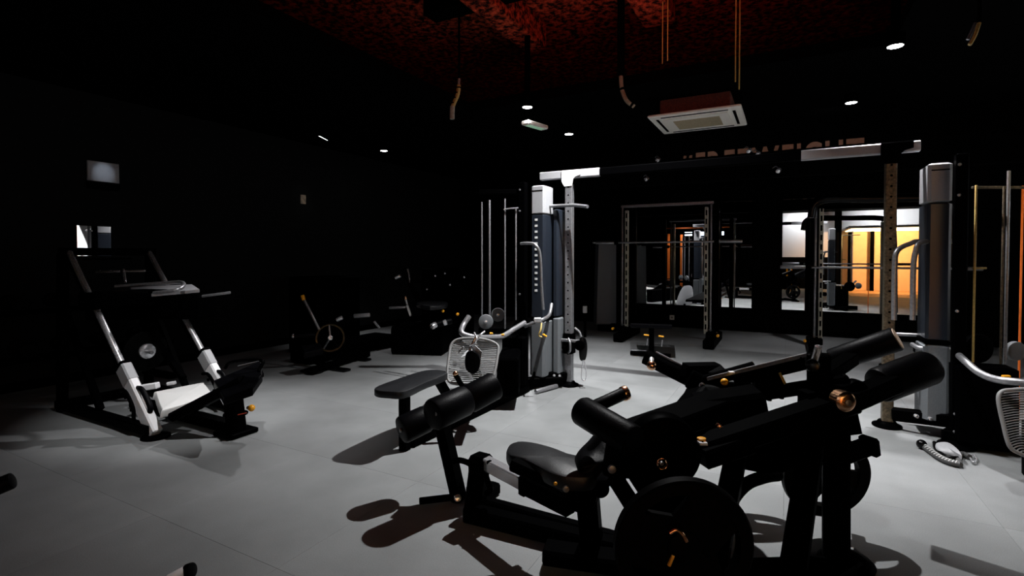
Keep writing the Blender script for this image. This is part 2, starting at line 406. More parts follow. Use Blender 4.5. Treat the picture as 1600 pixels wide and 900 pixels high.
MB().tube([W(707, 166, 5.2), W(706.5, 176, 5.2), W(706.5, 186, 5.2)], .024).build('lower_pipe', 'cond', t)
t = thing('flexible_duct_pipe', 'curved cream conduit at the foot of the dark drop pipe', 'pipe', W(971, 118, 5.5))
MB().tube([W(970, 119, 5.5), W(972, 140, 5.5), W(979, 157, 5.5), W(991, 167, 5.5)], .022).build('bend', mat('dim_conduit', (.22, .18, .12), .8, noise=.2, nscale=60), t)
for q in ((972, 139), (987, 164)): MB().ball(W(*q, 5.5), .026).build('joint', 'black', t)
p = W(970, 118, 5.5); MB().cyl(p, (p.x, p.y, ZT), .04).build('drop_pipe', 'ceil', t)
t = thing('conduit', 'slanting yellow and silver conduit at the top right corner', 'pipe', W(1525, 30, 3.6))
MB().tube([W(1530, 36, 3.6), W(1523, 56, 3.6), W(1515, 70, 3.6)], .012).build('pipe', 'yell', t)
p = W(1530, 36, 3.6); MB().cyl(p, (p.x, p.y, ZC), .012).build('drop_pipe', 'ceil', t)
MB().tube([W(1524, 36, 3.65), W(1518, 50, 3.65), W(1512, 62, 3.65)], .010).build('pipe', 'steel', t)
for q_, tt_ in ((W(718, 102, 5.2), ZC), ):
    pass
# tiny track lights below the beam
for i, (px, py, lab) in enumerate(((1172, 234, 'tiny white clip spotlight on the letters, left one'), (1186, 239, 'tiny curved chrome clip spotlight on the letters'), (1218, 265, 'small clip spotlight below the dark beam, under the lettering'), (1030, 248, 'small round clip spotlight left of the lettering'), (1012, 278, 'lowest small clip spotlight, above the left barbell rack'))):
    p = PY(px, py, 7.35)
    t = thing('clip_spotlight', lab, 'spotlight', p)
    MB().cyl(p, p+Vector((-.02, -.05, -.03)), .028, 14).build('head', 'chrome', t)
    MB().tube([p, p+Vector((-.04, .05, .05)), p+Vector((-.08, .1, .04))], .006, 8).build('bracket', 'steel', t)
# lettering
spot((-1.0, 7.3, 2.95), (-1.0, 8.2, 2.98), 3.5, 120, .6)
spot((.45, 7.3, 2.95), (.45, 8.2, 2.98), 3.5, 120, .6)
lt = thing('wall_lettering', 'bronze capital letters reading #FREEWEIGHT on the dark bulkhead', 'sign', (-.3, 8.2, 2.72))
cu = bpy.data.curves.new('letters', 'FONT'); cu.body = '#FREEWEIGHT'; cu.size = .46; cu.extrude = .012; cu.space_character = 1.06
to = bpy.data.objects.new('t', cu); COL.objects.link(to); bpy.context.view_layer.update()
wtot = to.dimensions.x; xs = PY(1062, 240, 8.2).x; xe = PY(1350, 220, 8.2).x
bpy.data.objects.remove(to)
adv = 0
ztop = PY(1335, 216, 8.2).z
caph = .36
for ch in '#FREEWEIGHT':
    c2 = bpy.data.curves.new('letter', 'FONT'); c2.body = ch; c2.size = .46; c2.extrude = .012; c2.offset = .012
    o2 = bpy.data.objects.new('tmp', c2); COL.objects.link(o2); bpy.context.view_layer.update()
    dg = bpy.context.evaluated_depsgraph_get(); me = bpy.data.meshes.new_from_object(o2.evaluated_get(dg))
    xs_ = [v.co.x for v in me.vertices]; ys_ = [v.co.y for v in me.vertices]; wch = max(xs_)-min(xs_)
    bpy.data.objects.remove(o2)
    sc = caph/.34
    me.materials.clear(); me.materials.append(M['letter'])
    lo = bpy.data.objects.new('letter', me); COL.objects.link(lo); lo.parent = lt
    for v in me.vertices: v.co.x -= min(xs_)
    lo['_w'] = wch
    lo.rotation_euler = (math.pi/2, 0, 0)
    lo['_a'] = adv; adv += wch+.055
k = (xe-xs)/(adv-.055)
for lo in [o for o in bpy.data.objects if o.parent == lt]:
    lo.scale = (k, 1.02, 1)
    lo.location = Vector((xs+lo['_a']*k, 8.185, ztop-.34))-Vector(lt.location)
    del lo['_a']; del lo['_w']
for px in (1130, 1290):
    pass
# ------------------------------------------------------------------ cable crossover: two posts joined by a top beam
LP = Vector((-2.06, 5.15, 0)); RP = Vector((.74, 5.14, 0))
t = thing('cable_crossover', 'cable crossover frame, two upright posts joined by a pale overhead beam', 'gym machine', LP)
bz = 2.275
MB().bar((-1.72, 5.15, bz), (.42, 5.15, bz), .066, .08, .008).build('unlit_middle_beam', 'black', t)  # one beam: black middle and pale ends colour in the lamps' falloff
MB().bar((-2.40, 5.15, bz), (-1.72, 5.15, bz), .07, .085, .008).build('lit_end_beam', 'greylight', t)
MB().bar((.10, 5.15, bz), (.93, 5.15, bz), .07, .085, .008).build('lit_end_beam', 'greylight', t)
for P_, m_, nm in ((LP, 'steel', 'l'), (RP, 'rust', 'r')):
    po = MB().bar((P_.x, P_.y, .03), (P_.x, P_.y, bz-.1), .078, .078, .006).build('post', m_, t)
    h = MB()
    for i in range(22):
        zz = .35+i*.085; c = Vector((P_.x, P_.y-.0385, zz)); h.cyl(c, c-Vector((0, .002, 0)), .009, 10, bev=.0005)
    h.build('post_holes', 'black', po, kind='stuff')
    gs = MB()
    pts = [(-.075, 0), (.14, 0), (.14, -.055), (.09, -.065), (.055, -.10), (.042, -.17), (-.045, -.17), (-.075, -.12)]
    gs.slab([(P_.x+a_*1, P_.y-.046, bz+.04+b_) for a_, b_ in pts], .010, (0, -1, 0), .002, 0)
    gs.build('gusset_plate', 'white' if nm == 'l' else 'black', t)
    MB().lathe((P_.x, P_.y, 0), (P_.x, P_.y, .05), [(0, 0), (0, .1), (.012, .105), (.02, .1), (.028, .075), (.05, .06), (.05, 0)]).build('foot', 'black', t)
    # trolley
    zt = .46 if nm == 'l' else .40
    tr = MB(); tr.box((P_.x-.055, P_.y-.055, zt-.11), (P_.x+.055, P_.y+.055, zt+.11), .008).build('trolley', 'black', t)
    a_ = MB(); a_.bar((P_.x-.13, P_.y-.07, zt+.04), (P_.x+.15, P_.y-.07, zt+.04), .03, .03, .004); a_.build('trolley_arm', 'steel' if nm == 'l' else 'black', t)
    MB().cyl((P_.x+.15, P_.y-.10, zt+.0), (P_.x+.15, P_.y-.06, zt+.0), .055, 20).build('pulley', 'black', t)
    MB().cyl((P_.x-.03, P_.y-.09, zt-.04), (P_.x-.03, P_.y-.055, zt-.04), .022, 14).build('pull_pin', 'amber' if nm == 'r' else 'black', t)
    MB().tube([(P_.x+.02, P_.y-.07, zt+.06), (P_.x+.05, P_.y-.1, zt+.02), (P_.x+.05, P_.y-.1, zt-.06), (P_.x+.02, P_.y-.07, zt-.09)], .012).build('release_lever', 'steel', t)
# low link arms from posts to stacks
MB().bar((-2.08, 5.12, .10), (-2.36, 4.86, .14), .07, .09, .01).build('link_arm', 'black', t)
MB().bar((.77, 5.10, .12), (1.2, 4.95, .16), .08, .10, .01).build('link_arm', 'black', t)
for q in ((-2.17, 5.0, .13), (-2.12, 5.03, .125), (.9, 5.01, .15), (.98, 4.98, .15)):
    MB().cyl(q, (q[0]+.01, q[1]-.03, q[2]), .014, 12).build('bolt', 'chrome', t)
# hanging grip assembly on left post
t = thing('hanging_grip', 'black pulley with carabiner and strap hanging right of the left post', 'handle', W(912, 530, 5.4))
MB().tube([W(898, 512, 5.4), W(905, 518, 5.4), W(908, 526, 5.4)], .010).build('link', 'chrome', t)
MB().slab([W(906, 530, 5.4), W(915, 529, 5.4), W(918, 545, 5.4), W(915, 562, 5.4), W(907, 563, 5.4), W(905, 545, 5.4)], .045, FWD*-1, .012).build('pulley_block', 'gloss', t)
MB().tube([W(911, 563, 5.4), W(909, 580, 5.4), W(909, 592, 5.4), W(914, 594, 5.4), W(916, 584, 5.4), W(913, 563, 5.4)], .006).build('carabiner', 'chrome', t)
# ------------------------------------------------------------------ weight towers
def tower(name_lab, fx, fy, sx0, sx1, sy0, sy1, hx, top, second):
    t = thing('weight_stack_tower', name_lab, 'gym machine', (fx, fy, 0))
    MB().bar((fx, fy, .0), (fx, fy, top), .075, .075, .008).build('frame_post', 'black', t)
    MB().lathe((fx, fy, 0), (fx, fy, .05), [(0, 0), (0, .11), (.012, .115), (.02, .11), (.05, .06), (.05, 0)]).build('foot', 'black', t)
    zt = top-.03
    MB().box((sx0, sy0, zt-.30), (sx1, sy1, zt), .02).build('upper_shroud', 'greylight', t)
    MB().box((sx0, sy0, .75), (sx1, sy1, zt-.302), .02).build('stack_cover', 'blue', t)
    MB().box((sx0-.01, sy0-.01, .12), (sx1+.01, sy1+.01, .72), .03).build('lower_shroud', 'grey', t)
    MB().box((sx0, sy0, .72), (sx1, sy1, .75), .004).build('waist_band', 'black', t)
    cx = sx0+(sx1-sx0)*.42
    for i in range(13 if second else 0):
        zz = zt-.36-i*.062; MB().box((cx-.016, sy0-.003, zz-.011), (cx+.016, sy0-.0005, zz+.011), .0008).build('weight_number', 'label', t)
    MB().box((sx0+.02, sy0-.002, zt-.06), (sx1-.02, sy0-.0002, zt-.05), .0005).build('shadow_gap', 'black', t)
    for zz in (top-.08, top-.3, 1.0, .25, .12):
        MB().cyl((fx-.02, fy-.05, zz), (fx-.02, fy-.03, zz), .011, 10).build('bolt', 'steel', t)
    return t
tl = tower('left weight stack tower with pale cap and numbered dark cover', -2.44, 4.80, -2.385, -2.225, 4.86, 5.1, 0, 2.17, True)
r_ = .016
zh = 1.53
MB().tube([(-2.44, 4.75, zh), (-2.33, 4.70, zh), (-2.24, 4.68, zh-.02), (-2.20, 4.70, zh-.12), (-2.2, 4.74, zh-.45), (-2.2, 4.78, .85)], r_).build('guard_handle', 'steel', tl)
MB().tube([(-2.22, 5.0, 1.93), (-1.95, 5.02, 1.93), (-1.78, 4.94, 1.9)], .018, smooth_path=False).build('pull_up_bar', 'steel', tl)
MB().box((-2.205, 5.02, .12), (-2.12, 5.3, .74), .02).build('side_shroud', 'grey', tl)
MB().box((-2.21, 5.03, .75), (-2.14, 5.3, 1.9), .02).build('side_cover', 'blue', tl)
MB().tube([W(820, 510, 5.2), W(846, 500, 5.1), W(858, 492, 5.3), W(862, 475, 5.4)], .018).build('side_grip', 'steel', tl)
MB().bar((-2.50, 4.72, .07), (-2.1, 5.05, .07), .09, .10, .01).build('base_beam', 'black', tl)
tr_ = tower('right weight stack tower with tall smoked cover behind the rolled handles', 1.113, 4.83, .95, 1.10, 4.98, 5.28, 0, 2.14, False)
for dx in (0, .0):
    pass
zq = 1.52
for k, (xa, xb, dd) in enumerate(((1424, 1398, 4.0), (1445, 1427, 3.95))):
    MB().tube([W(1492, 377, dd), W(xa+14, 377, dd), W(xa-8 if k else xa, 380, dd), W(xb+4, 392, dd), W(xb, 420, dd), W(xb-1, 500, dd)], .019).build('guard_handle', 'steel', tr_)
MB().bar((1.06, 4.8, .07), (1.35, 5.35, .07), .09, .10, .01).build('base_beam', 'black', tr_)
# ------------------------------------------------------------------ press stations with mesh backs
def mesh_back(t, pts, d0, d1, n=26):
    def P_(q, k=0): 
        ys = [p[1] for p in pts]; f = (q[1]-min(ys))/(max(ys)-min(ys)); return W(q[0], q[1], d0+(d1-d0)*f+k)
    loop = [P_(q) for q in pts]
    MB().tube(loop, .011, 10, closed=True).build('back_frame', 'mesh', t)
    dense = crom(loop, 8, True)
    zs = [p.z for p in dense]; zmin, zmax = min(zs), max(zs); m = MB()
    for i in range(1, n):
        z = zmin+(zmax-zmin)*i/n; hit = []
        for a_, b_ in zip(dense, dense[1:]+dense[:1]):
            if (a_.z-z)*(b_.z-z) < 0: hit.append(a_+(b_-a_)*((z-a_.z)/(b_.z-a_.z)))
        if len(hit) >= 2:
            hit.sort(key=lambda p: (p-ORG).dot(RIGHT)); a_, b_ = hit[0], hit[-1]; mid = (a_+b_)/2+FH*.05
            m.tube([a_, mid, b_], .0042, 5, caps=False)
    m.build('back_mesh', 'mesh', t, kind='stuff')
bl = [(706, 537), (722, 529), (755, 530), (776, 538), (778, 552), (772, 585), (762, 598), (735, 601), (705, 598), (699, 585), (701, 560)]
t = thing('cable_press_station', 'low cable press station with mesh back and padded bench beside left tower', 'gym machine', PZ(740, 640, 0))
mesh_back(t, bl, 4.3, 4.1)
MB().tube([W(733, 494, 4.75), W(724, 508, 4.7), W(721, 519, 4.6), W(729, 524, 4.6), W(745, 527, 4.65), W(770, 527, 4.8), W(786, 525, 4.9), W(802, 515, 5.05), W(820, 504, 5.2)], .025).build('press_arm', 'steel', t)
for (x, y, d) in ((759, 503, 5.2), (778, 492, 5.6)):
    c = W(x, y, d); MB().cyl(c, c+FH*.03, .075, 28).build('pulley', 'grey', t); MB().cyl(c-FH*.01, c+FH*.035, .018, 12).build('pulley_axle', 'chrome', t)
for x, y, d in ((765, 521, 4.7), (783, 523, 4.8)):
    c = W(x, y, d); MB().bar(c, c+RIGHT*.03, .02, .02).build('indicator', 'amber', t)
for x, ya, yb in ((753, 316, 512), (765, 313, 500), (789, 311, 514), (806, 326, 500)):
    a_ = W(x, yb, 5.35); b_ = W(x, ya, 5.35); MB().cyl((a_.x, a_.y, a_.z), (a_.x, a_.y, b_.z), .008 if x != 765 else .011, 10).build('guide_rod', 'steel', t)
MB().tube([W(787, 328, 5.3), W(795, 326, 5.3), W(810, 325, 5.3)], .008).build('cross_brace', 'steel', t)
MB().bar(W(748, 300, 5.4), W(812, 300, 5.4), .05, .05).build('rod_head', 'black', t)
MB().bar(W(748, 516, 5.4), W(822, 516, 5.4), .06, .06).build('rod_seat', 'black', t)
c = W(740, 575, 4.32)
MB().bar(c, PZ(758, 612, .06), .06, .08).build('back_support', 'black', t)
MB().bar(PZ(640, 690, .04), PZ(822, 605, .04), .09, .08).build('base_beam', 'black', t)
MB().bar(PZ(793, 590, .3), PZ(815, 520, .3), .2, .35, .02).build('lower_housing', 'black', t)
MB().bar(W(805, 600, 5.2), W(805, 525, 5.2), .26, .12, .02).build('gearbox', 'black', t)
MB().bar(PZ(745, 608, .05), PZ(745, 608, .4), .06, .06).build('rear_upright', 'black', t)
# bench pad: outline lies at z .46
pad = [PZ(586, 605, .46), PZ(602, 598, .46), PZ(640, 585, .46), PZ(667, 578, .46), PZ(689, 578, .46), PZ(699, 583, .46), PZ(665, 597, .46), PZ(632, 611, .46), PZ(605, 611, .46), PZ(588, 609, .46)]
MB().slab(pad, .055, (0, 0, 1), .012).build('bench_pad', 'vinyl', t)
a_ = PZ(608, 612, .40); b_ = PZ(683, 590, .40)
MB().bar(a_, b_, .09, .05).build('bench_rail', 'black', t)
p = PZ(632, 615, .41); MB().bar(p, (p.x, p.y, .0), .065, .065).build('bench_leg', 'black', t)
MB().bar(PZ(684, 592, .40), PZ(715, 645, .06), .075, .06).build('bench_strut', 'black', t)
MB().tube([W(727, 611, 3.9), W(719, 598, 3.9), W(712, 586, 3.9)], .020, smooth_path=False).build('hand_grip', 'black', t)
p = W(711.5, 584, 3.9); MB().ball(p, .022).build('grip_end', 'copper', t)
# straps hanging on mesh back
t = thing('ankle_strap', 'grey webbing strap clipped over the mesh back', 'strap', W(742, 530, 4.2))
MB().tube([W(741, 520, 4.2), W(745, 529, 4.15), W(741, 536, 4.15), W(736, 541, 4.2), W(741, 537, 4.2), W(750, 524, 4.2), W(757, 518, 4.25)], .008).build('carabiner', 'chrome', t)
MB().tube([W(744, 523, 4.18), W(741, 531, 4.17), W(737, 538, 4.17)], .006).build('ring', 'copper', t)
def ribbon(pts, nrm, th): return MB().slab(pts, th, nrm, .001, 0)
ribbon([W(738, 539, 4.2), W(744, 541, 4.17), W(753, 550, 4.15), W(751, 562, 4.15), W(745, 556, 4.17), W(736, 545, 4.2)], FWD*-1, .02).build('right_loop', 'greylight', t)
ribbon([W(735, 539, 4.2), W(738, 548, 4.17), W(731, 555, 4.12), W(720, 558, 4.1), (W(724, 553, 4.12)), W(730, 548, 4.17)], FWD*-1, .02).build('left_loop', 'greylight', t)
ribbon([W(723, 541, 4.2), W(725, 543, 4.2), W(717, 552, 4.2), W(715, 550, 4.2)], FWD*-1, .02).build('tab', 'greylight', t)
MB().slab([W(728, 553, 4.1), W(740, 549, 4.08), W(750, 560, 4.1), W(748, 578, 4.1), W(738, 585, 4.1), W(727, 575, 4.1)], .05, FWD*-1, .012).build('padded_cuff', 'foam', t)
t = thing('hand_strap', 'amber and white nylon grip dangling from the left tower handle', 'handle', W(838, 502, 5.1))
MB().bar(W(834, 500, 5.05), W(846, 500, 5.05), .05, .05, .01).build('cuff', 'greylight', t)
MB().tube([W(846, 505, 5.05), W(845, 515, 5.0), W(842, 524, 5.0), W(847, 527, 5.0)], .008).build('strap', 'yell', t)
MB().tube([W(848, 522, 5.0), W(854, 526, 5.0)], .010, smooth_path=False).build('toggle', 'amber', t)
o = MB().cyl(PZ(837, 612, .025), PZ(870, 603, .025), .024, 14).build('steel_grip', 'steel'); tag(o, 'silver straight bar grip lying on the floor between the towers feet', 'handle')
o = MB().cyl(PZ(868, 531, .02), PZ(885, 524, .02), .024, 14).build('steel_grip', 'steel'); tag(o, 'silver straight grip lying on the floor behind the left post', 'handle')
# right press station
br = [(1565, 612), (1582, 609), (1612, 608), (1645, 612), (1655, 630), (1650, 680), (1640, 702), (1615, 714), (1592, 708), (1577, 696), (1567, 660), (1560, 625)]
t = thing('cable_press_station', 'cable press station with mesh back, cut off by the right picture edge', 'gym machine', PZ(1600, 740, 0))
mesh_back(t, br, 3.05, 2.95)
MB().tube([W(1496, 553, 3.75), W(1510, 566, 3.6), W(1528, 581, 3.5), W(1550, 591, 3.4), (W(1580, 596, 3.3)), W(1640, 597, 3.2), W(1668, 585, 3.2), W(1672, 560, 3.3)], .024).build('press_arm', 'steel', t)
c = W(1590, 549, 4.0); MB().cyl(c, c+FH*.04, .075, 28).build('pulley', 'grey', t)
c = W(1531, 545, 4.2); MB().cyl(c, c+FH*.05, .12, 32).build('cam_wheel', 'black', t)
c = W(1566, 589, 3.4); MB().bar(c, c+RIGHT*.05, .025, .025).build('indicator', 'amber', t)
for x, ya, yb, m_ in ((1520, 290, 575, 'yell'), (1563, 292, 575, 'rust'), (1570, 268, 578, 'steel')):
    a_ = W(x, yb, 3.9); b_ = W(x, ya, 3.9); MB().cyl((a_.x, a_.y, a_.z), (a_.x, a_.y, b_.z), .008 if x != 1570 else .011, 10).build('guide_rod', m_, t)
a_ = W(1519, 293, 3.95); b_ = W(1602, 293, 3.95); MB().bar(a_, b_, .02, .02, .003).build('rod_head', 'rust', t)
MB().cyl(W(1520, 419, 3.9), W(1541, 419, 3.9), .008, 10).build('selector_pin', 'yell', t)
MB().bar(PZ(1527, 688, .06), PZ(1640, 700, .06), .1, .1).build('base_beam', 'black', t)
MB().bar(W(1535, 690, 3.7), W(1535, 570, 3.7), .34, .22, .02).build('lower_housing', 'black', t)
MB().bar(PZ(1610, 745, .05), W(1610, 660, 3.1), .06, .08).build('back_support', 'black', t)
MB().tube([W(1425, 538, 4.1), W(1440, 544, 4.0), W(1485, 545, 3.9), W(1496, 552, 3.85)], .016).build('side_grip', 'steel', t)
MB().cyl(W(1400, 522, 4.3), W(1446, 524, 4.2), .014).build('rear_grip', 'steel', t)
p = W(1597, 290, 4.3); q = W(1597, 572, 4.3)
o = MB().box((p.x, p.y, 0), (p.x+.014, p.y+.014, p.z), .002).build('orange_post', 'orange'); tag(o, 'thin orange upright at the right picture edge', 'post')
spot((p.x-.3, p.y-1.0, 3.1), (p.x, p.y, 1.3), 60, 40, .8, (1, .75, .4))
# rope on floor
t = thing('triceps_rope', 'black and white twisted rope with ball ends lying on the right floor', 'rope', PZ(1475, 715, 0))
rp = [PZ(x, y, .022) for x, y in ((1443, 697), (1455, 706), (1468, 715), (1483, 722), (1500, 726))]
MB().tube(rp, .02).build('rope', 'rope', t)
d_ = crom(rp, 7)
for i in range(2, len(d_)-2, 2):
    p = d_[i]; tdir = (d_[i+1]-d_[i-1]).normalized(); sd = Vector((-tdir.y, tdir.x, 0))
    MB().tube([p-sd*.017+Vector((0, 0, .01))-tdir*.006, p+Vector((0, 0, .021)), p+sd*.018+Vector((0, 0, .008))+tdir*.01], .0035, 6).build('rope_twist', 'ropew', t)
MB().ball(PZ(1440, 694, .035), .033).build('rubber_end', 'gloss', t)
rp = [PZ(x, y, .022) for x, y in ((1500, 726), (1497, 715), (1504, 709), (1515, 714))]
MB().tube(rp, .017).build('rope_tail', 'rope', t)
MB().tube([PZ(x, y, .02) for x, y in ((1516, 713), (1522, 711), (1526, 718), (1521, 722), (1516, 716))], .006).build('carabiner', 'chrome', t)
t = thing('ankle_strap', 'grey webbing cuff crumpled on the floor behind the rope', 'strap', PZ(1478, 700, 0))
MB().slab([PZ(1462, 692, .07), PZ(1480, 690, .09), PZ(1496, 700, .08), PZ(1503, 712, .06), PZ(1490, 708, .05), PZ(1468, 703, .05)], .03, (0, 0, 1), .01).build('cuff', 'greylight', t)
MB().tube([PZ(1460, 692, .03), PZ(1463, 702, .03), PZ(1480, 714, .03), PZ(1500, 716, .03)], .014).build('binding', 'gloss', t)
# ------------------------------------------------------------------ barbell racks near far wall
def rack(x0, x1, y, zb, label, bl_, ztop=2.2, arch=False):
    t = thing('barbell_rack', label, 'rack', ((x0+x1)/2, y, 0), 'barbell racks by the far wall')
    for x, s in ((x0, 1), (x1, -1)):
        MB().cyl((x, y, .2), (x, y, ztop), .014, 12).build('guide_rod', 'steel', t)
        q = x+.07*s if not arch else x+.07*s
        MB().bar((q, y+.02, .2), (q, y+.02, ztop-.05), .05, .065, .004).build('slotted_upright', 'cond', t)
        h = MB()
        for i in range(14): h.box((q-.012, y-.014, .27+i*.135), (q+.012, y-.012, .35+i*.135), .0008)
        h.build('upright_slots', 'black', t, kind='stuff')
        MB().box((x-.08, y-.25, 0), (x+.08, y+.9, .14), .02).build('base_rail', 'black', t)
        MB().box((x-.06, y-.10, .14), (x+.10, y+.12, .24), .02).build('rail_cap', 'black', t)
        MB().cyl((x-.12*s, y-.15, .2), (x-.12*s, y-.08, .2), .02, 12).build('plate_peg', 'amber', t)
        MB().bar((x, y+.75, .1), (x, y+.75, ztop), .08, .08).build('rear_upright', 'black', t)
    MB().bar((x0-.03, y+.03, ztop+.02), (x1+.03, y+.03, ztop+.02), .045, .045).build('top_beam', 'steel' if not arch else 'black', t)
    if arch:
        MB().tube([(x0-.06, y-.05, ztop-.18), (x0-.02, y-.05, ztop), (x0+.15, y-.05, ztop+.07), ((x0+x1)/2, y-.05, ztop+.05), (x1, y-.05, ztop-.0), (x1+.12, y-.05, ztop-.3), (x1+.15, y, .3)], .05).build('arched_frame', 'gloss', t)
    b = thing('barbell', bl_, 'barbell', ((x0+x1)/2, y-.06, zb))
    MB().cyl((x0-.38, y-.06, zb), (x1+.38, y-.06, zb), .015, 14).build('bar', 'steel', b)
    for x, s in ((x0, -1), (x1, 1)):
        MB().cyl((x+s*.05, y-.06, zb), (x+s*.12, y-.06, zb), .035, 16).build('collar', 'black', b)
        MB().cyl((x+s*.12, y-.06, zb), (x+s*.44, y-.06, zb), .025, 16).build('sleeve', 'steel', b)
rack(-2.40, -1.02, 8.35, 1.62, 'open barbell rack standing before the left large mirror', 'barbell at head height across the left rack')
rack(.36, 1.72, 8.45, 1.24, 'barbell rack with arched black top frame before the amber mirror', 'barbell at chest height across the right rack', 2.12, True)
for zz, k in ((.35, 0), (.62, 1)):
    pass
# flat bench base within left rack
t = thing('weight_bench', 'black folding bench with yellow stops standing before the left rack', 'bench', PZ(1018, 552, 0))
MB().bar(PZ(985, 551, .04), PZ(1048, 556, .04), .06, .05).build('foot_rail', 'black', t)
MB().bar(PZ(987, 547, .07), PZ(1010, 548, .08), .02, .01).build('rail_trim', 'steel', t)
for x, y in ((1006, 523), (1029, 525)):
    c = PY(x, y, 6.9); MB().bar(c, c+Vector((.07, 0, -.004)), .02, .02).build('stop', 'amber', t)
    c2 = PY(x+6, y+6, 6.9); MB().bar(c2, (c2.x-.01, c2.y, c2.z-.09), .014, .014).build('bracket', 'steel', t)
MB().bar(PZ(1018, 552, .05), PY(1018, 505, 7.0), .07, .07).build('upright', 'black', t)
MB().slab([PY(985, 505, 6.9), PY(1050, 507, 6.9), PY(1050, 507, 7.9), PY(985, 505, 7.9)], .06, (0, 0, 1), .015, 0).build('pad', 'foam', t)
# grey shroud + dispenser + socket
a_ = PZ(932, 507, 0); b_ = PZ(960, 507, 0)
t = thing('machine_shroud', 'tall plain grey machine shroud left of the left barbell rack', 'gym machine', (a_.x, a_.y, 0))
hh = PY(945, 381, a_.y).z
MB().slab([W(932, 507, 9.45), W(963, 507, 9.45), W(963, 381, 9.45), W(935, 381, 9.45)], .35, FWD*-1, .02, 0).build('cover', 'grey', t)
p = PZ(947, 500, 0); p = PZ(947, 518, 0); MB().box((p.x-.17, p.y, 0), (p.x+.17, p.y+.35, .16), .01).build('plinth', 'black', t)
MB().cyl(W(926, 379, 9.4), W(947, 380, 9.4), .015).build('grip', 'steel', t)
t = thing('paper_dispenser', 'small white dispenser box left of the grey machine shroud', 'dispenser', W(914, 484, 8.8))
MB().bar(W(914, 489, 8.8), W(914, 478, 8.8), .07, .05, .01).build('body', 'label', t)
MB().bar(W(914, 490, 8.83), W(914, 470, 8.83), .1, .02, .005).build('backplate', 'black', t)
MB().bar(PZ(914, 527, 0), W(914, 470, 8.9), .04, .04, .005).build('stand', 'black', t)
c = PY(1050, 496, YF)
t = thing('wall_socket', 'white square wall socket under the left large mirror', 'socket', c)
MB().box((c.x-.045, YF-.012, c.z-.045), (c.x+.045, YF, c.z+.045), .004).build('plate', 'label', t)
MB().box((c.x-.018, YF-.014, c.z-.018), (c.x+.018, YF-.011, c.z+.018), .001).build('insert', 'mesh', t)
c = PX(474, 311, XL+.02)
t = thing('wall_notice', 'small pale poster high on the left wall', 'poster', c)
a_ = PX(470, 304, XL+.01); b_ = PX(478, 319, XL+.01); y0_, y1_ = sorted((a_.y, b_.y))
MB().box((XL+.003, y0_, b_.z), (XL+.012, y1_, a_.z), .001).build('sheet', mat('poster_paper', (.55, .45, .33), .7, noise=.4, nscale=18), t)
spot((XL+.9, c.y-.2, 3.1), c, 2.2, 26, .8)
# ------------------------------------------------------------------ leg press (left), axis along -X
t = thing('leg_press', 'white legged incline leg press with pale back pad and yellow knob', 'gym machine', (-4.3, 2.5, 0))
for y, s in ((2.16, -1), (2.81, 1)):
    foot = Vector((-4.28, y, .02)); top = Vector((-5.66, y, 1.46)); dr = (top-foot).normalized(); Ln = (top-foot).length
    p1 = foot; p2 = foot+dr*.66
    nrm = Vector((0, 1, 0)).cross(dr)
    lg = MB().bar(foot, p2, .12, .07, .012, up=(0, 1, 0), taper=1.0).build('side_leg', 'white', t)
    MB().bar(foot+dr*.50+Vector((.0, 0, 0)), p2+dr*.005, 0.127, .078, .012, up=(0, 1, 0)).build('leg_collar', 'greylight', lg)
    MB().bar(p2, p2+dr*.03, .13, .08, .01, up=(0, 1, 0)).build('leg_cap', 'black', lg)
    for dz in (.0,):
        MB().cyl(p2, top, .024, 16).build('guide_rail', 'chrome', t)
    MB().bar(p2-nrm*.05, top-nrm*.05, .05, .03, .004, up=(0, 1, 0)).build('rail_back', 'black', t)
    MB().lathe(foot-Vector((0, 0, .02)), foot, [(0, 0), (0, .1), (.012, .1), (.02, .08), (.02, 0)]).build('foot_pad', 'black', t)
    # grab loop on leg's front side
    yy = y-.085; a_ = foot+dr*.16; off = nrm*(-1 if nrm.z < 0 else 1)
    lp = [foot+dr*.18+Vector((0, -.08, 0))-off*.03, foot+dr*.25+Vector((0, -.09, 0))+off*.05, foot+dr*.40+Vector((0, -.09, 0))+off*.05, foot+dr*.47+Vector((0, -.08, 0))-off*.03]
    MB().tube([foot+dr*.17+off*.03, foot+dr*.20+off*.09, foot+dr*.36+off*.09, foot+dr*.43+off*.03], .02).build('grab_handle', 'foam', t)
    MB().tube(lp, .014).build('side_grip', 'black', t)
    for q in (.26, .38): 
        c = foot+dr*q+Vector((0, -.075, 0)); MB().cyl(c, c+Vector((0, -.012, 0)), .014, 12).build('bolt', 'black', lg)
    c = foot+dr*.58+off*.040; MB().bar(c-Vector((0, .02, 0)), c+Vector((0, .02, 0)), .03, .004, .001, up=off).build('sticker', 'red' if s > 0 else 'label', lg)
MB().bar((-5.66, 2.1, 1.44), (-5.66, 2.87, 1.44), .08, .07).build('top_crossbar', 'black', t)
for y in (2.13, 2.84):
    MB().bar((-5.75, y, .0), (-5.68, y, 1.42), .07, .07).build('rear_upright', 'black', t)
    MB().bar((-4.3, y, .06), (-5.8, y, .06), .08, .07).build('base_rail', 'black', t)
    MB().bar((-5.1, y+.02, .10), (-5.68, y, .95), .05, .05).build('rear_brace', 'black', t)
MB().bar((-5.78, 2.1, .05), (-5.78, 2.87, .05), .08, .07).build('rear_base', 'black', t)
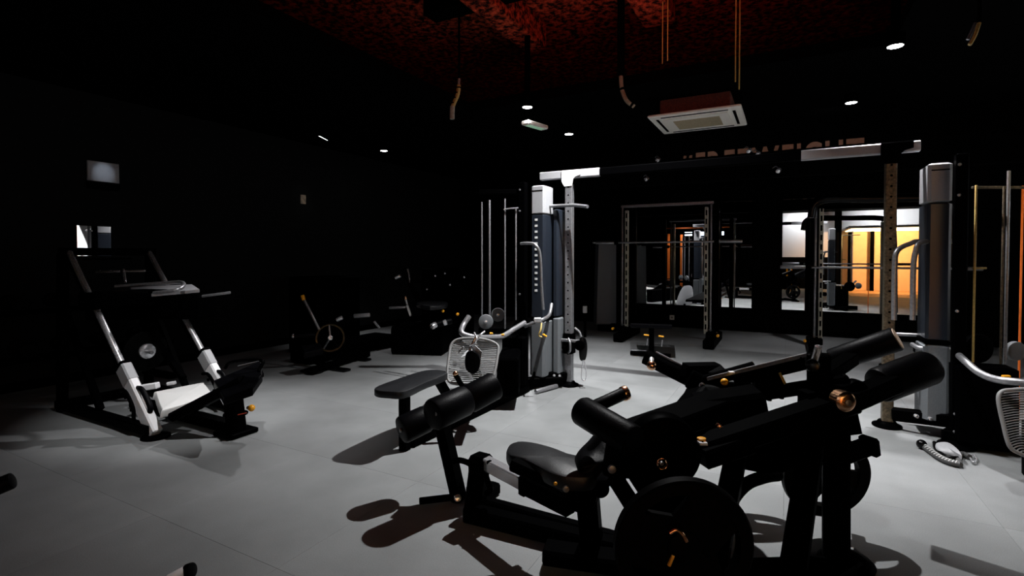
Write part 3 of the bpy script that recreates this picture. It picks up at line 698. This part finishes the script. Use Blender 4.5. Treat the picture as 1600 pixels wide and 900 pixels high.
# sled
sc = Vector((-5.05, 2.485, .98))
MB().bar((-5.22, 2.10, 1.02), (-5.22, 2.87, 1.02), .30, .14, .02).build('sled_body', 'black', t)
MB().slab([W(203, 448, 4.95), W(300, 444, 4.95), W(312, 452, 4.75), W(208, 461, 4.6)], .03, (0, 0, 1), .005, 0).build('foot_plate', 'greylight', t)
MB().bar(W(150, 480, 4.85), W(325, 478, 4.85), .28, .22, .02).build('sled_carriage', 'black', t)
MB().tube([W(180, 448, 4.6), W(262, 442, 4.7), W(283, 441, 4.7), W(287, 446, 4.6), W(275, 453, 4.5), W(240, 458, 4.5)], .016).build('sled_handle', 'steel', t)
MB().cyl(W(316, 463, 4.7), W(360, 457, 4.7), .012).build('plate_horn', 'steel', t)
MB().cyl(W(150, 425, 4.9), W(187, 424, 4.9), .011).build('safety_bar', 'chrome', t)
MB().cyl(W(193, 424, 4.9), W(227, 423, 4.9), .011).build('safety_bar', 'chrome', t)
MB().cyl(W(193, 421, 4.88), W(196, 442, 4.8), .012).build('safety_lever', 'chrome', t)
MB().bar(W(130, 405, 5.1), W(205, 404, 5.1), .03, .02).build('upper_trim', 'black', t)
# weight plates on horn
for k, (x, y, r, d) in enumerate(((222, 552, .19, 4.75), (236, 548, .14, 4.7), (241, 547, .06, 4.66))):
    pass
pl = thing('weight_plate', 'black weight plate hung inside the leg press, behind the left white leg', 'weight plate', W(225, 548, 4.75))
c = W(226, 548, 4.8); MB().cyl(c-Vector((.03, 0, 0)), c+Vector((.03, 0, 0)), .19, 36, bev=.015).build('disc', 'rubber', pl)
MB().cyl(c+Vector((.03, 0, 0)), c+Vector((.06, 0, 0)), .07, 24).build('hub', 'chrome', pl)
MB().cyl(c-Vector((.1, 0, 0)), c+Vector((.17, -.02, 0)), .016).build('plate_peg', 'steel', t)
MB().bar(W(222, 503, 5.0), W(287, 592, 4.5), .05, .05).build('link_rod', 'black', t)
# back pad and seat
bp_ = [PZ(241, 609, .30), PZ(268, 600, .30), PZ(300, 595, .30), PZ(318, 594, .30), PZ(325, 604, .28), PZ(330, 618, .26), PZ(300, 630, .24), PZ(262, 642, .22), PZ(249, 640, .22), PZ(243, 622, .26)]
q1, q2, q3, q4 = W(243, 611, 4.15), W(318, 597, 4.55), W(334, 617, 4.3), W(254, 641, 3.85)
n_ = (q2-q1).cross(q4-q1).normalized(); n_ = n_ if n_.z > 0 else -n_
def lerp(a, b, k): return a+(b-a)*k
MB().slab([lerp(q1, q4, .1), lerp(q1, q2, .06), lerp(q1, q2, .94), lerp(q2, q3, .1), lerp(q2, q3, .9), lerp(q3, q4, .06), lerp(q3, q4, .94), lerp(q4, q1, .1)], .07, n_, .015, 3).build('back_pad', 'padwhite', t)
MB().bar(W(285, 645, 4.0), W(395, 588, 3.95), .32, .07, .02).build('seat_frame', 'black', t)
MB().slab([W(334, 594, 3.95), W(408, 563, 4.05), W(410, 585, 3.8), W(395, 606, 3.65), W(350, 622, 3.7)], .06, (0, 0, 1), .012, 0).build('seat_pad', 'foam', t)
MB().tube([W(352, 575, 4.1), W(362, 566, 4.05), W(408, 563, 3.85), W(404, 580, 3.75)], .013).build('seat_handle', 'black', t)
MB().bar(W(372, 572, 3.9), W(407, 564, 3.85), .015, .01).build('handle_trim', 'steel', t)
MB().bar((-3.79, 2.50, .0), (-3.86, 2.50, .42), .13, .10, .012).build('front_post', 'black', t)
MB().bar((-3.855, 2.50, .40), (-3.862, 2.50, .44), .135, .105, .01).build('front_post_collar', 'steel', t)
MB().box((-3.92, 2.38, 0), (-3.69, 2.62, .04), .012).build('front_foot', 'black', t)
MB().bar((-3.8, 2.5, .05), (-5.3, 2.5, .05), .1, .08).build('centre_rail', 'black', t)
p = W(387, 637, 3.98); q = W(396, 637, 3.95); MB().cyl(p, q, .014).build('knob_stem', 'steel', t); MB().ball(W(393, 637.5, 3.93), .026).build('knob', 'amber', t)
MB().bar(W(372, 648, 3.9), W(385, 645, 3.9), .02, .004, .001).build('warning_sticker', 'red', t)
MB().bar(W(210, 608, 4.35), W(247, 602, 4.35), .06, .05).build('cross_plate', 'white', t)
MB().bar(W(262, 600, 4.5), W(274, 598, 4.5), .04, .03).build('cross_plate', 'white', t)
# ------------------------------------------------------------------ dark machines along left wall
t = thing('rowing_machine', 'dark plate-loaded machine with spoked wheel and slanting steel rod', 'gym machine', PZ(515, 575, 0))
c = W(516, 528, 6.3); ax = (ORG-c).normalized()
MB().ring(c, ax, .175, .15, .04).build('wheel_rim', 'gloss', t)
for k in range(5):
    q = 2*math.pi*k/5+.4; MB().bar(c, c+(RIGHT*math.cos(q)+UP*math.sin(q))*.16, .02, .02).build('wheel_spoke', 'steel' if k % 2 else 'black', t)
MB().cyl(c-ax*.03, c+ax*.04, .03).build('hub', 'chrome', t)
MB().cyl(W(475, 468, 6.3), W(499, 515, 6.25), .016).build('lever_rod', 'steel', t)
MB().cyl(W(472.5, 461, 6.3), W(475, 469, 6.3), .022).build('lever_grip', 'amber', t)
MB().cyl(W(553, 494, 6.4), W(578, 492, 6.4), .026).build('roller_handle', 'steel', t)
MB().cyl(W(526, 500, 6.3), W(535, 496, 6.3), .024).build('short_peg', 'chrome', t)
for k in range(5): MB().cyl(W(584+k*1.7, 504+k*2, 6.5), W(587+k*1.7, 503+k*2, 6.5), .014, 8).build('spring_coil', 'steel', t)
MB().bar(PZ(485, 580, .05), PZ(575, 552, .05), .08, .08).build('base_rail', 'black', t)
for x, y in ((530, 577), (564, 561), (487, 580)): p = PZ(x, y, .015); MB().box((p.x-.14, p.y-.06, 0), (p.x+.14, p.y+.06, .03), .01).build('foot', 'gloss', t)
MB().cyl(W(459, 525, 6.2), W(498, 524, 6.3), .03).build('foam_roller', 'foam', t)
MB().ball(W(459, 525, 6.2), .028).build('roller_end', 'chrome', t)
MB().bar(PZ(500, 570, .05), W(505, 520, 6.35), .09, .09).build('upright', 'black', t)
MB().slab([W(470, 540, 6.0), W(500, 535, 6.2), W(505, 545, 6.0), W(475, 552, 5.9)], .07, (0, 0, 1), .02, 0).build('seat_pad', 'foam', t)
MB().bar(PZ(468, 557, .1), PZ(600, 530, .1), .4, .2, .03).build('lower_body', 'black', t)
p = PZ(515, 545, 0); MB().box((p.x-.3, p.y-.5, 0), (p.x+.3, p.y+.35, 1.1), .03).build('plate_housing', 'black', t)
MB().bar(W(505, 520, 6.4), W(560, 495, 6.6), .07, .07).build('lever_arm', 'black', t)
t = thing('lever_machine', 'dark lever machine with two white labels and yellow knobs by the left tower', 'gym machine', PZ(665, 545, 0))
MB().bar(PZ(694, 545, 0), W(630, 420, 7.6), .06, .08).build('inclined_upright', 'black', t)
MB().bar(W(636, 477, 7.3), W(642, 494, 7.3), .06, .02, .003).build('label_plate', 'label', t)
MB().bar(W(633, 464, 7.3), W(636, 476, 7.32), .03, .02, .003).build('small_label', 'label', t)
MB().cyl(W(633, 463, 7.3), W(634, 468, 7.3), .022, 10).build('cap', 'copper', t)
MB().slab([W(650, 473, 7.2), W(670, 470, 7.4), W(696, 471, 7.4), W(697, 475, 7.1), W(672, 478, 6.9)], .06, (0, 0, 1), .015).build('seat_pad', 'vinyl', t)
MB().bar(PZ(600, 536, .05), PZ(668, 546, .05), .09, .07).build('base_rail', 'black', t)
p = PZ(662, 544, .015); MB().box((p.x-.15, p.y-.08, 0), (p.x+.15, p.y+.08, .04), .01).build('foot', 'gloss', t)
MB().cyl(W(608, 481, 7.2), W(634, 480, 7.2), .018).build('cross_handle', 'steel', t)
MB().cyl(W(677, 508, 7.0), W(706, 501, 7.1), .045).build('foam_roller', 'foam', t)
MB().cyl(W(674, 511, 6.95), W(681, 507, 7), .043).build('roller_end', 'chrome', t)
MB().cyl(W(693, 505, 7), W(698, 503, 7), .04).build('roller_collar', 'chrome', t)
for x, y in ((692, 486), (715, 491)): MB().ball(W(x, y, 7.1), .022).build('knob', 'amber', t)
MB().tube([W(637, 420, 7.6), W(639, 432, 7.6), W(641, 442, 7.6)], .016).build('upper_grip', 'steel', t)
MB().cyl(W(617, 434, 7.4), W(626, 431, 7.4), .024).build('peg_end', 'chrome', t)
MB().bar(PZ(622, 527, .2), PZ(700, 529, .2), .6, .4, .03).build('lower_body', 'black', t)
p = PZ(700, 529, 0); MB().box((p.x-.35, p.y-.3, 0), (p.x+.35, p.y+.3, 1.2), .03).build('plate_housing', 'black', t)
MB().bar(PZ(720, 530, 0), W(715, 430, 7.9), .08, .08).build('rear_upright', 'black', t)
MB().bar(W(640, 440, 7.6), W(716, 440, 7.9), .06, .06).build('upper_beam', 'black', t)
for x, y in ((680, 431), (695, 427), (725, 433), (703, 445), (667, 452)): MB().ball(W(x, y, 7.5), .016, 8).build('bolt', 'chrome', t)
# dumbbell rack in far-left dark
t = thing('dumbbell_rack', 'black two-tier dumbbell rack in the dark by the left wall', 'rack', (-6.5, 1.4, 0))
rx = -6.45
for y in (.6, 3.3):
    MB().bar((rx-.2, y, 0), (rx-.1, y, .95), .06, .08).build('upright', 'black', t)
    MB().bar((rx-.3, y, .03), (rx+.3, y, .03), .08, .06).build('foot', 'black', t)
for zz, x in ((.42, rx+.08), (.85, rx-.08)):
    MB().bar((x, .55, zz), (x, 3.35, zz), .30, .03, up=(0, 0, 1)).build('shelf', 'black', t)
ORD = ('first', 'second', 'third', 'fourth', 'fifth', 'sixth', 'seventh', 'last')
proto = None
for row, (zz, x) in enumerate(((.52, rx+.08), (.95, rx-.08))):
    for i in range(8):
        y = .75+i*.33
        if proto is None:
            d0 = thing('dumbbell', 'black dumbbell, first from the near end of the lower tier of the dark rack', 'dumbbell', (x, y, zz), 'dumbbells on the dark rack')
            MB().cyl((x-.08, y, zz), (x+.08, y, zz), .016, 12).build('handle', 'steel', d0)
            for s in (-1, 1): MB().cyl((x+s*.07, y, zz), (x+s*.16, y, zz), .075, 20).build('head', 'rubber', d0)
            proto = d0; px0 = Vector((x, y, zz))
        else:
            lab = 'black dumbbell, %s from the near end of the %s tier of the dark rack' % (ORD[i], 'lower' if row == 0 else 'upper')
            copy_tree(proto, Vector((x, y, zz))-px0, lab)
# objects at frame edge, lower left
t = thing('flat_bench', 'black foam roller end poking in at the left picture edge', 'bench', PZ(-60, 840, 0))
MB().cyl(W(-70, 788, 2.5), W(21, 750, 2.6), .042).build('foam_roller', 'foam', t)
MB().bar(W(-60, 785, 2.5), PZ(-60, 880, .0), .06, .06).build('leg', 'black', t)
MB().bar(PZ(-60, 880, .03), PZ(-140, 850, .03), .08, .05).build('base', 'black', t)
t = thing('pull_bar', 'white grip with black cap rising at the bottom picture edge', 'handle', PZ(230, 960, 0))
MB().cyl(W(262, 908, 1.95), W(292, 892, 2.0), .022).build('grip', 'white', t)
MB().cyl(W(290, 894, 2.0), W(302, 890, 2.0), .028).build('cap', 'foam', t)
MB().cyl(W(262, 908, 1.95), PZ(235, 960, 0), .02).build('stem', 'black', t)
# ------------------------------------------------------------------ things seen only in the mirrors
for k, (x, z0_, z1_) in enumerate(((-3.46, .7, 2.15), (-4.14, .75, 2.2), (-4.7, .6, 1.9))):
    o = thing('orange_pillar', ['orange upright post reflected right in the left large mirror', 'orange upright post reflected in the middle of the left large mirror', 'orange upright post reflected left in the left large mirror'][k], 'post', (x, -3, 0), 'orange posts at the back')
    MB().bar((x, -3, 0), (x, -3, 2.4), .1, .1, .01).build('column', 'orange', o)
    MB().box((x-.15, -3.15, 0), (x+.15, -2.85, .03), .01).build('base_plate', 'black', o)
o = MB().box((-4.8, -3.1, 2.62), (-2.0, -3.02, 2.68), .005).build('orange_rail', 'orange'); tag(o, 'long orange overhead rail reflected above the glowing displays', 'rail')
for k, x0_ in enumerate((-4.0, -3.55, -2.75)):
    o = thing('display_screen', 'glowing blue-white display reflected under the orange rail, ' + ['leftmost in the mirror', 'between its two neighbours', 'rightmost, in the narrow mirror'][k], 'screen', (x0_, -3.05, 2.4), 'glowing displays')
    MB().box((x0_, -3.0, 2.30), (x0_+.36, -2.97, 2.46), .004).build('panel', 'screen', o); MB().box((x0_-.02, -3.05, 2.28), (x0_+.38, -3.0, 2.48), .004).build('case', 'black', o)
for k, x in enumerate((.02, .17)):
    o = MB().bar((x, -2.2, 0), (x, -2.2, 1.0), .06, .06).build('yellow_post', 'amber'); tag(o, 'short yellow post reflected in the narrow mirror, %s one' % ['left', 'right'][k], 'post', 'yellow posts at the back')
spot((0.1, -.9, 3.1), (.1, -2.2, .5), 60, 40, .8, (1, .9, .7))
# pale seat back reflected
t = thing('gym_chair', 'pale moulded seat back reflected low in the left large mirror', 'chair', (-3.0, 2.9, 0))
SC = Vector((-2.3, 4.2, 0))
# ------------------------------------------------------------------ foreground leg machine (black, back-lit)
t2 = t; 
def mirp(px, py, d):          # point seen in far mirrors -> real place
    p = W(px, py, d); return Vector((p.x, 2*YF-p.y, p.z))
t2.location = mirp(1070, 478, 14.6); t2['_b'] = tuple(t2.location)
MB().slab([mirp(1057, 478, 14.6), mirp(1066, 450, 14.7), mirp(1080, 447, 14.7), mirp(1083, 460, 14.6), mirp(1079, 476, 14.6)], .05, (0, 1, 0), .015).build('seat_back', 'greylight', t2)
b_ = mirp(1070, 480, 14.6); MB().bar((b_.x, b_.y, 0), (b_.x, b_.y, b_.z+.1), .05, .05).build('pedestal', 'black', t2)

t = thing('leg_extension_machine', 'foreground black leg extension machine with rollers, chrome tube and curved seat', 'gym machine', PZ(860, 860, 0))
def roller(a, b, r, nm='foam_roller'):
    MB().cyl(a, b, r, 32, bev=.018).build(nm, 'foam', t)
roller(W(626, 673, 2.95), W(668, 653, 3.05), .080)
roller(W(675, 649, 2.80), W(728, 625, 2.98), .088)
roller(W(730, 625, 3.0), W(775, 601, 3.1), .084)
MB().cyl(W(630, 671, 3.0), W(770, 607, 3.1), .016).build('roller_axle', 'black', t)
for x, y, d in ((628, 672, 2.93), (684, 646, 2.78), (731, 624, 2.96)): 
    p = W(x, y, d); MB().cyl(p, p-RIGHT*.012-FWD*.005, .012, 12).build('axle_cap', 'steel', t)
MB().bar(W(688, 650, 2.98), W(718, 782, 2.95), .105, .06, .01).build('lever_arm', 'black', t)
MB().cyl(W(714, 778, 2.85), W(715.5, 778, 2.80), .019, 20).build('pivot_bolt', 'chrome', t)
MB().tube([W(706, 722, 2.9), W(718, 719, 2.88), (W(733, 724, 2.86)), W(741, 733, 2.85)], .016).build('range_link', 'black', t)
MB().bar(PZ(741, 800, .03), W(751, 716, 2.8), .10, .08, .012).build('front_upright', 'black', t)
MB().bar(W(740, 722, 2.74), W(762, 728, 2.68), .11, .10, .02).build('upright_head', 'black', t)
MB().tube([W(758, 740, 2.7), W(762, 752, 2.66), W(766, 765, 2.66), W(760, 771, 2.68)], .016).build('hook', 'black', t)
MB().bar(W(757, 722, 2.70), W(826, 758, 2.42), .060, .062, .006).build('sliding_tube', 'chrome', t)
MB().cyl(W(764, 720, 2.64), W(765, 725, 2.63), .014, 14).build('tube_hole', 'black', t)
MB().bar(W(820, 755, 2.45), W(828, 759, 2.42), .088, .09, .008).build('tube_collar', 'black', t)
MB().bar(W(824, 758, 2.43), W(893, 792, 2.25), .075, .078, .008).build('seat_tube', 'black', t)
MB().bar(PZ(925, 850, .05), W(918, 775, 2.3), .095, .08, .01).build('seat_post', 'black', t)
MB().bar(W(880, 768, 2.3), W(930, 780, 2.3), .10, .12, .015).build('seat_bracket', 'black', t)
MB().bar(PZ(728, 800, .05), PZ(1010, 868, .05), .085, .08, .01).build('base_rail', 'black', t)
MB().bar(PZ(745, 782, .05), PZ(990, 850, .05), .06, .06, .01).build('rear_rail', 'black', t)
MB().bar(PZ(655, 783, .03), PZ(750, 772, .03), .035, .03, .005).build('front_foot', 'black', t)  # thin black bar laid along the floor by the lever arm
MB().box(tuple(PZ(755, 775, 0)-Vector((.08, .08, 0))), tuple(PZ(755, 775, 0)+Vector((.08, .08, .07))), .02).build('foot_cap', 'black', t)
MB().cyl(PZ(797, 741, .0) if False else W(738, 790, 2.75), W(738, 770, 2.75), .03).build('adjust_knob', 'black', t)
zs_ = .50
sp = [PZ(x, y, zs_) for x, y in ((791, 702), (797, 692), (812, 688), (838, 691), (866, 698), (893, 708), (925, 716), (935, 730), (925, 744), (888, 744), (862, 738), (842, 728), (820, 717), (798, 711))]
MB().slab(sp, .065, (0, 0, 1), .018).build('seat_pad', 'vinyl', t)
MB().bar(W(803, 722, 2.3), W(870, 752, 2.2), .10, .05, .01).build('seat_plate', 'black', t)
# backrest (black, seen edge-on)
MB().slab([W(906, 742, 2.12), W(908, 728, 2.12), W(928, 705, 2.2), W(948, 685, 2.25), W(985, 678, 2.3), W(1030, 680, 2.2), W(1020, 740, 2.1), W(960, 752, 2.05), W(925, 752, 2.1)], .16, FWD*-1, .02).build('back_pad', 'foam', t)
for x, y, r in ((915, 757, 15), (939, 766, 14), (945, 752, 12)): 
    c = W(x, y, 2.15); MB().cyl(c, c+FWD*.08, r*2.15/800, 20).build('cam_roller', 'black', t)
p = W(955.5, 732, 2.0); MB().cyl(p, p-FWD*.015, .016, 20).build('hub_bolt', 'steel', t)
p = W(884, 763, 2.05); MB().cyl(p, p-FWD*.012, .013, 20).build('hub_bolt', 'steel', t)
p = W(868, 756, 2.05); MB().ball(p, .008, 10).build('knob', 'amber', t)
MB().cyl(W(908, 641, 2.25), W(990, 690, 2.0), .064, 28, bev=.012).build('knee_roller', 'foam', t)
MB().cyl(W(928, 636, 2.35), W(974, 615, 2.42), .030, 20).build('hand_grip', 'foam', t)
MB().cyl(W(972, 616, 2.42), W(980, 613, 2.43), .035, 18).build('grip_cap', 'copper', t)
MB().bar(W(965, 690, 2.15), W(1135, 628, 2.5), .17, .09, .01).build('link_beam', 'black', t)
MB().bar(W(958, 742, 2.02), W(995, 800, 1.95), .06, .05, .008).build('stay', 'black', t)
MB().bar(W(987, 735, 2.05), W(1030, 800, 1.95), .045, .05, .008).build('stay', 'black', t)
MB().bar(W(1012, 740, 2.05), W(1060, 800, 1.95), .05, .05, .008).build('stay', 'black', t)
c = W(1040, 710, 2.1); MB().cyl(c, c+FWD*.1, .155, 40).build('cam_disc', 'black', t)
p = W(1034.5, 725, 1.98); MB().ring(p, FWD, .022, .015, .01, 24).build('cam_bolt_ring', 'copper', t)
c = W(1034.5, 725, 1.985); MB().cyl(c, c+FWD*.02, .008, 12).build('cam_bolt', 'steel', t)
MB().bar(PZ(1010, 868, .05), W(1030, 740, 2.1), .13, .1, .012).build('main_upright', 'black', t)
MB().bar(PZ(850, 862, .05), PZ(1010, 885, .05), .12, .07, .012).build('cross_foot', 'black', t)

c = W(1049, 850, 1.9); MB().cyl(c, c+FWD*.03, .208, 44, bev=.008).build('counterweight', 'black', t)
# ------------------------------------------------------------------ second foreground machine: lever machine with rollers
t = thing('plate_loaded_leg_curl', 'foreground black lever machine with big twin rollers and amber pivot cap', 'gym machine', PZ(1300, 885, 0))
# main posts
MB().bar(PZ(1306, 885, 0), W(1306, 655, 2.3), .105, .11, .012).build('main_post', 'black', t)
MB().bar(W(1279, 690, 2.36), W(1279, 552, 2.36), .095, .08, .01).build('upper_post', 'black', t)
MB().slab([W(1262, 615, 2.3), W(1335, 600, 2.3), W(1341, 640, 2.3), W(1349, 679, 2.3), W(1262, 690, 2.3)], .09, FWD*-1, .01, 0).build('pivot_plate', 'black', t)
MB().bar(W(1275, 650, 2.3), W(1240, 885, 1.95), .09, .07, .01).build('raking_leg', 'black', t)
p = PZ(1322, 882, 0); MB().lathe(p, p+Vector((0, 0, .05)), [(0, 0), (0, .11), (.015, .115), (.03, .1), (.05, .05), (.05, 0)]).build('foot', 'black', t)
MB().cyl(p+Vector((-.02, -.05, .045)), p+Vector((-.02, -.05, .055)), .01, 12).build('foot_bolt', 'chrome', t)
p = W(1271, 570, 2.25); q = W(1279, 541, 2.2)
MB().cyl(p, q, .014).build('pull_pin', 'chrome', t)
MB().cyl(W(1269, 571, 2.24), W(1269.5, 571, 2.2), .028, 24).build('pin_base', 'gloss', t)
# long beam with slot, to the left, farther away
MB().bar(W(1100, 596, 2.75), W(1180, 574, 2.62), .055, .06, .008).build('adjust_tube', 'black', t)
MB().bar(W(1150, 592, 2.7), W(1262, 564, 2.45), .085, .07, .008).build('upper_beam', 'black', t)
MB().bar(W(1105, 592, 2.72), W(1262, 554, 2.42), .012, .02, .002).build('beam_scale', 'steel', t)
MB().bar(W(1180, 617, 2.6), W(1325, 595, 2.35), .062, .06, .008).build('lower_beam', 'black', t)
MB().cyl(W(1318, 597, 2.35), W(1323, 596, 2.35), .036, 16).build('beam_cap', 'black', t)
MB().slab([W(1178, 590, 2.6), W(1220, 582, 2.55), W(1228, 602, 2.53), W(1228, 612, 2.53), W(1186, 622, 2.6)], .05, FWD*-1, .005, 0).build('web_plate', 'black', t)
MB().bar(W(1218, 582, 2.5), W(1227, 600, 2.5), .006, .012, .002).build('scale_edge', 'yell', t)
for x in (1202, 1221): p = W(x, 620-(x-1202)*.16, 2.55); MB().cyl(p, p-Vector((0, 0, .02)), .012, 10).build('bolt', 'black', t)
MB().ball(W(1132, 597, 2.6), .019, 16).build('knob', 'amber', t)
p = W(1139, 582, 2.62); MB().bar(p, p+RIGHT*.025, .026, .01, .001).build('sticker', 'label', t)
# far arm with copper ball (left end)
MB().bar(W(1008, 557, 3.05), W(1102, 604, 2.85), .075, .075, .008).build('far_arm', 'black', t)
MB().bar(W(1025, 550, 3.02), W(1070, 573, 2.93), .01, .01, .002).build('arm_edge', 'steel', t)
MB().bar(W(1075, 588, 2.82), W(1098, 600, 2.8), .13, .10, .01).build('arm_sleeve', 'black', t)
MB().slab([W(1075, 571, 2.8), W(1127, 570, 2.8), W(1137, 580, 2.75), W(1120, 600, 2.75), W(1070, 590, 2.8)], .1, FWD*-1, .01, 0).build('head_block', 'black', t)
MB().cyl(W(1018, 560, 2.95), W(1018, 571, 2.9), .014).build('ball_stem', 'chrome', t)
MB().ball(W(1018, 571, 2.85), .027, 18).build('ball_end', 'copper', t)
p = W(1097, 603, 2.7); MB().ring(p, FWD, .017, .011, .01, 20).build('bolt_ring', 'steel', t)
# mass below: hub and diagonal arms to the right
MB().bar(W(1085, 640, 2.5), W(1190, 625, 2.45), .20, .12, .02).build('pivot_housing', 'black', t)
MB().slab([W(1100, 600, 2.7), W(1165, 605, 2.6), W(1185, 640, 2.5), (W(1188, 690, 2.4)), W(1100, 700, 2.4), W(1060, 650, 2.5)], .14, FWD*-1, .02, 0).build('cam_housing', 'black', t)
MB().bar(W(1085, 705, 2.2), W(1330, 625, 2.28), .115, .09, .01).build('main_lever', 'black', t)
MB().bar(W(1095, 715, 2.15), W(1170, 690, 2.2), .09, .08, .01).build('lever_sleeve', 'black', t)
p = W(1097, 692, 2.08); MB().bar(p-RIGHT*.015, p+RIGHT*.017, .034, .01, .001).build('sticker', 'label', t)
MB().bar(p-RIGHT*.010-FWD*.007, p+RIGHT*.010-FWD*.007, .006, .003, .0005).build('sticker_mark', 'black', t); MB().bar(p-UP*.009-FWD*.007, p+UP*.009-FWD*.007, .006, .003, .0005).build('sticker_mark', 'black', t)
MB().cyl(W(1096, 687, 2.1), W(1096, 684, 2.1), .018, 20).build('knob', 'amber', t)
MB().cyl(W(1122, 668, 2.15), W(1125, 663, 2.15), .014).build('pin', 'copper', t)
# roller shaft to upper right
MB().bar(W(1315, 632, 2.28), W(1395, 598, 2.38), .095, .08, .01).build('roller_arm', 'black', t)
MB().cyl(W(1372, 603, 2.42), W(1452, 573, 2.48), .083, 36, bev=.02).build('foam_roller', 'foam', t)
MB().cyl(W(1300, 563, 2.85), W(1402, 529, 2.66), .063, 36, bev=.008).build('foam_roller', 'foam', t)
a_ = W(1402, 529, 2.66); b_ = (a_-W(1300, 563, 2.85)).normalized()
MB().cyl(a_-b_*.002, a_+b_*.004, .055, 30, bev=.001).build('roller_end_disc', mat('beige_disc', (.60, .44, .32), .6), t)
MB().bar(W(1285, 590, 2.4), W(1330, 560, 2.6), .07, .06).build('roller_bracket', 'black', t)
p = W(1322, 628, 2.16)
MB().lathe(p+FWD*.05, p-FWD*.01, [(0, .042), (.05, .042), (.056, .034), (.06, .02), (.06, 0)]).build('pivot_cap', 'copper', t)
MB().cyl(p-FWD*.012, p-FWD*.018, .013, 18).build('pivot_bolt', 'steel', t)
c = W(1342, 612, 2.3); MB().cyl(c, c+FWD*.06, .05, 24).build('pivot_boss', 'black', t)
MB().bar(W(1305, 716, 2.3), W(1365, 694, 2.35), .066, .066, .008).build('plate_horn', 'black', t)
MB().bar(W(1355, 698, 2.33), W(1362, 695, 2.34), .085, .085, .01).build('horn_cap', 'black', t)
MB().slab([W(1190, 665, 2.4), W(1262, 640, 2.4), W(1262, 720, 2.4), W(1215, 745, 2.4), W(1165, 735, 2.4), W(1150, 700, 2.4)], .08, FWD*-1, .01, 0).build('lower_web', 'black', t)
MB().bar(W(1152, 700, 2.35), W(1118, 880, 1.95), .085, .07, .01).build('left_leg', 'black', t)
MB().tube([W(1125, 830, 2.2), W(1142, 785, 2.25), W(1165, 757, 2.3), W(1195, 745, 2.35), W(1215, 742, 2.4)], .028).build('shadow_arc', 'black', t)  # black tube shaped to draw the plate's shadow on the floor
MB().bar(PZ(1110, 893, .03), PZ(1330, 885, .03), .1, .06, .01).build('base_rail', 'black', t)
MB().bar(PZ(1330, 880, .03), PZ(1205, 960, .03), .1, .06, .01).build('base_rail', 'black', t)
# weight plates
def plate(c, r, axis, lab, ri=.72, th=.045, spoke=3, sw=.09, ph=.3):
    o = thing('weight_plate', lab, 'weight plate', c); ax = Vector(axis).normalized()
    MB().ring(c, ax, r, r*ri, th, 64).build('rim', 'rubber', o)
    x = Vector((0, 0, 1)).cross(ax).normalized(); y = ax.cross(x)
    for k in range(spoke):
        q = ph+2*math.pi*k/spoke; d = x*math.cos(q)+y*math.sin(q)
        MB().bar(c+d*.02, c+d*r*(ri+.02), sw, th*.7, .006, up=ax).build('spoke', 'rubber', o)
    MB().cyl(c-ax*th*.55, c+ax*th*.55, .06, 28).build('hub', 'rubber', o)
    return o
vd = FH
plate(W(1067, 852, 1.75), .236, (vd.x, vd.y, .05), 'nearest large weight plate, cut by the bottom picture edge', ri=.80, spoke=3, sw=.20, ph=2.27)
c = W(1067, 835, 1.68)
o = thing('plate_peg', 'dim bronze highlight arc in front of the nearest weight plate', 'peg', c)
MB().tube([W(1046, 833, 1.66), W(1056, 828, 1.66), W(1066, 834, 1.66), W(1073, 846, 1.66)], .006).build('rim_highlight_ring', 'copper', o)  # copper arc modelled as a highlight on the plate's rim
MB().cyl(W(1052, 868, 1.66), W(1045, 884, 1.66), .006).build('lever', 'amber', o)
plate(W(1127, 640, 2.9), .225, (vd.x, vd.y, .0), 'far weight plate half hidden behind the amber knob', ri=.80, spoke=3, sw=.14, ph=.5)
plate(W(1290, 742, 2.55), .212, (vd.x*.95, vd.y, .1), 'weight plate right of the main post, above the floor shadow ring', ri=.74, spoke=3, sw=.09, ph=1.2)
o = MB().cyl(W(1290, 742, 2.42), W(1300, 735, 2.7), .025).build('peg', 'black', t)

for o in bpy.data.objects:
    for k in ('_b',):
        if k in o: del o[k]
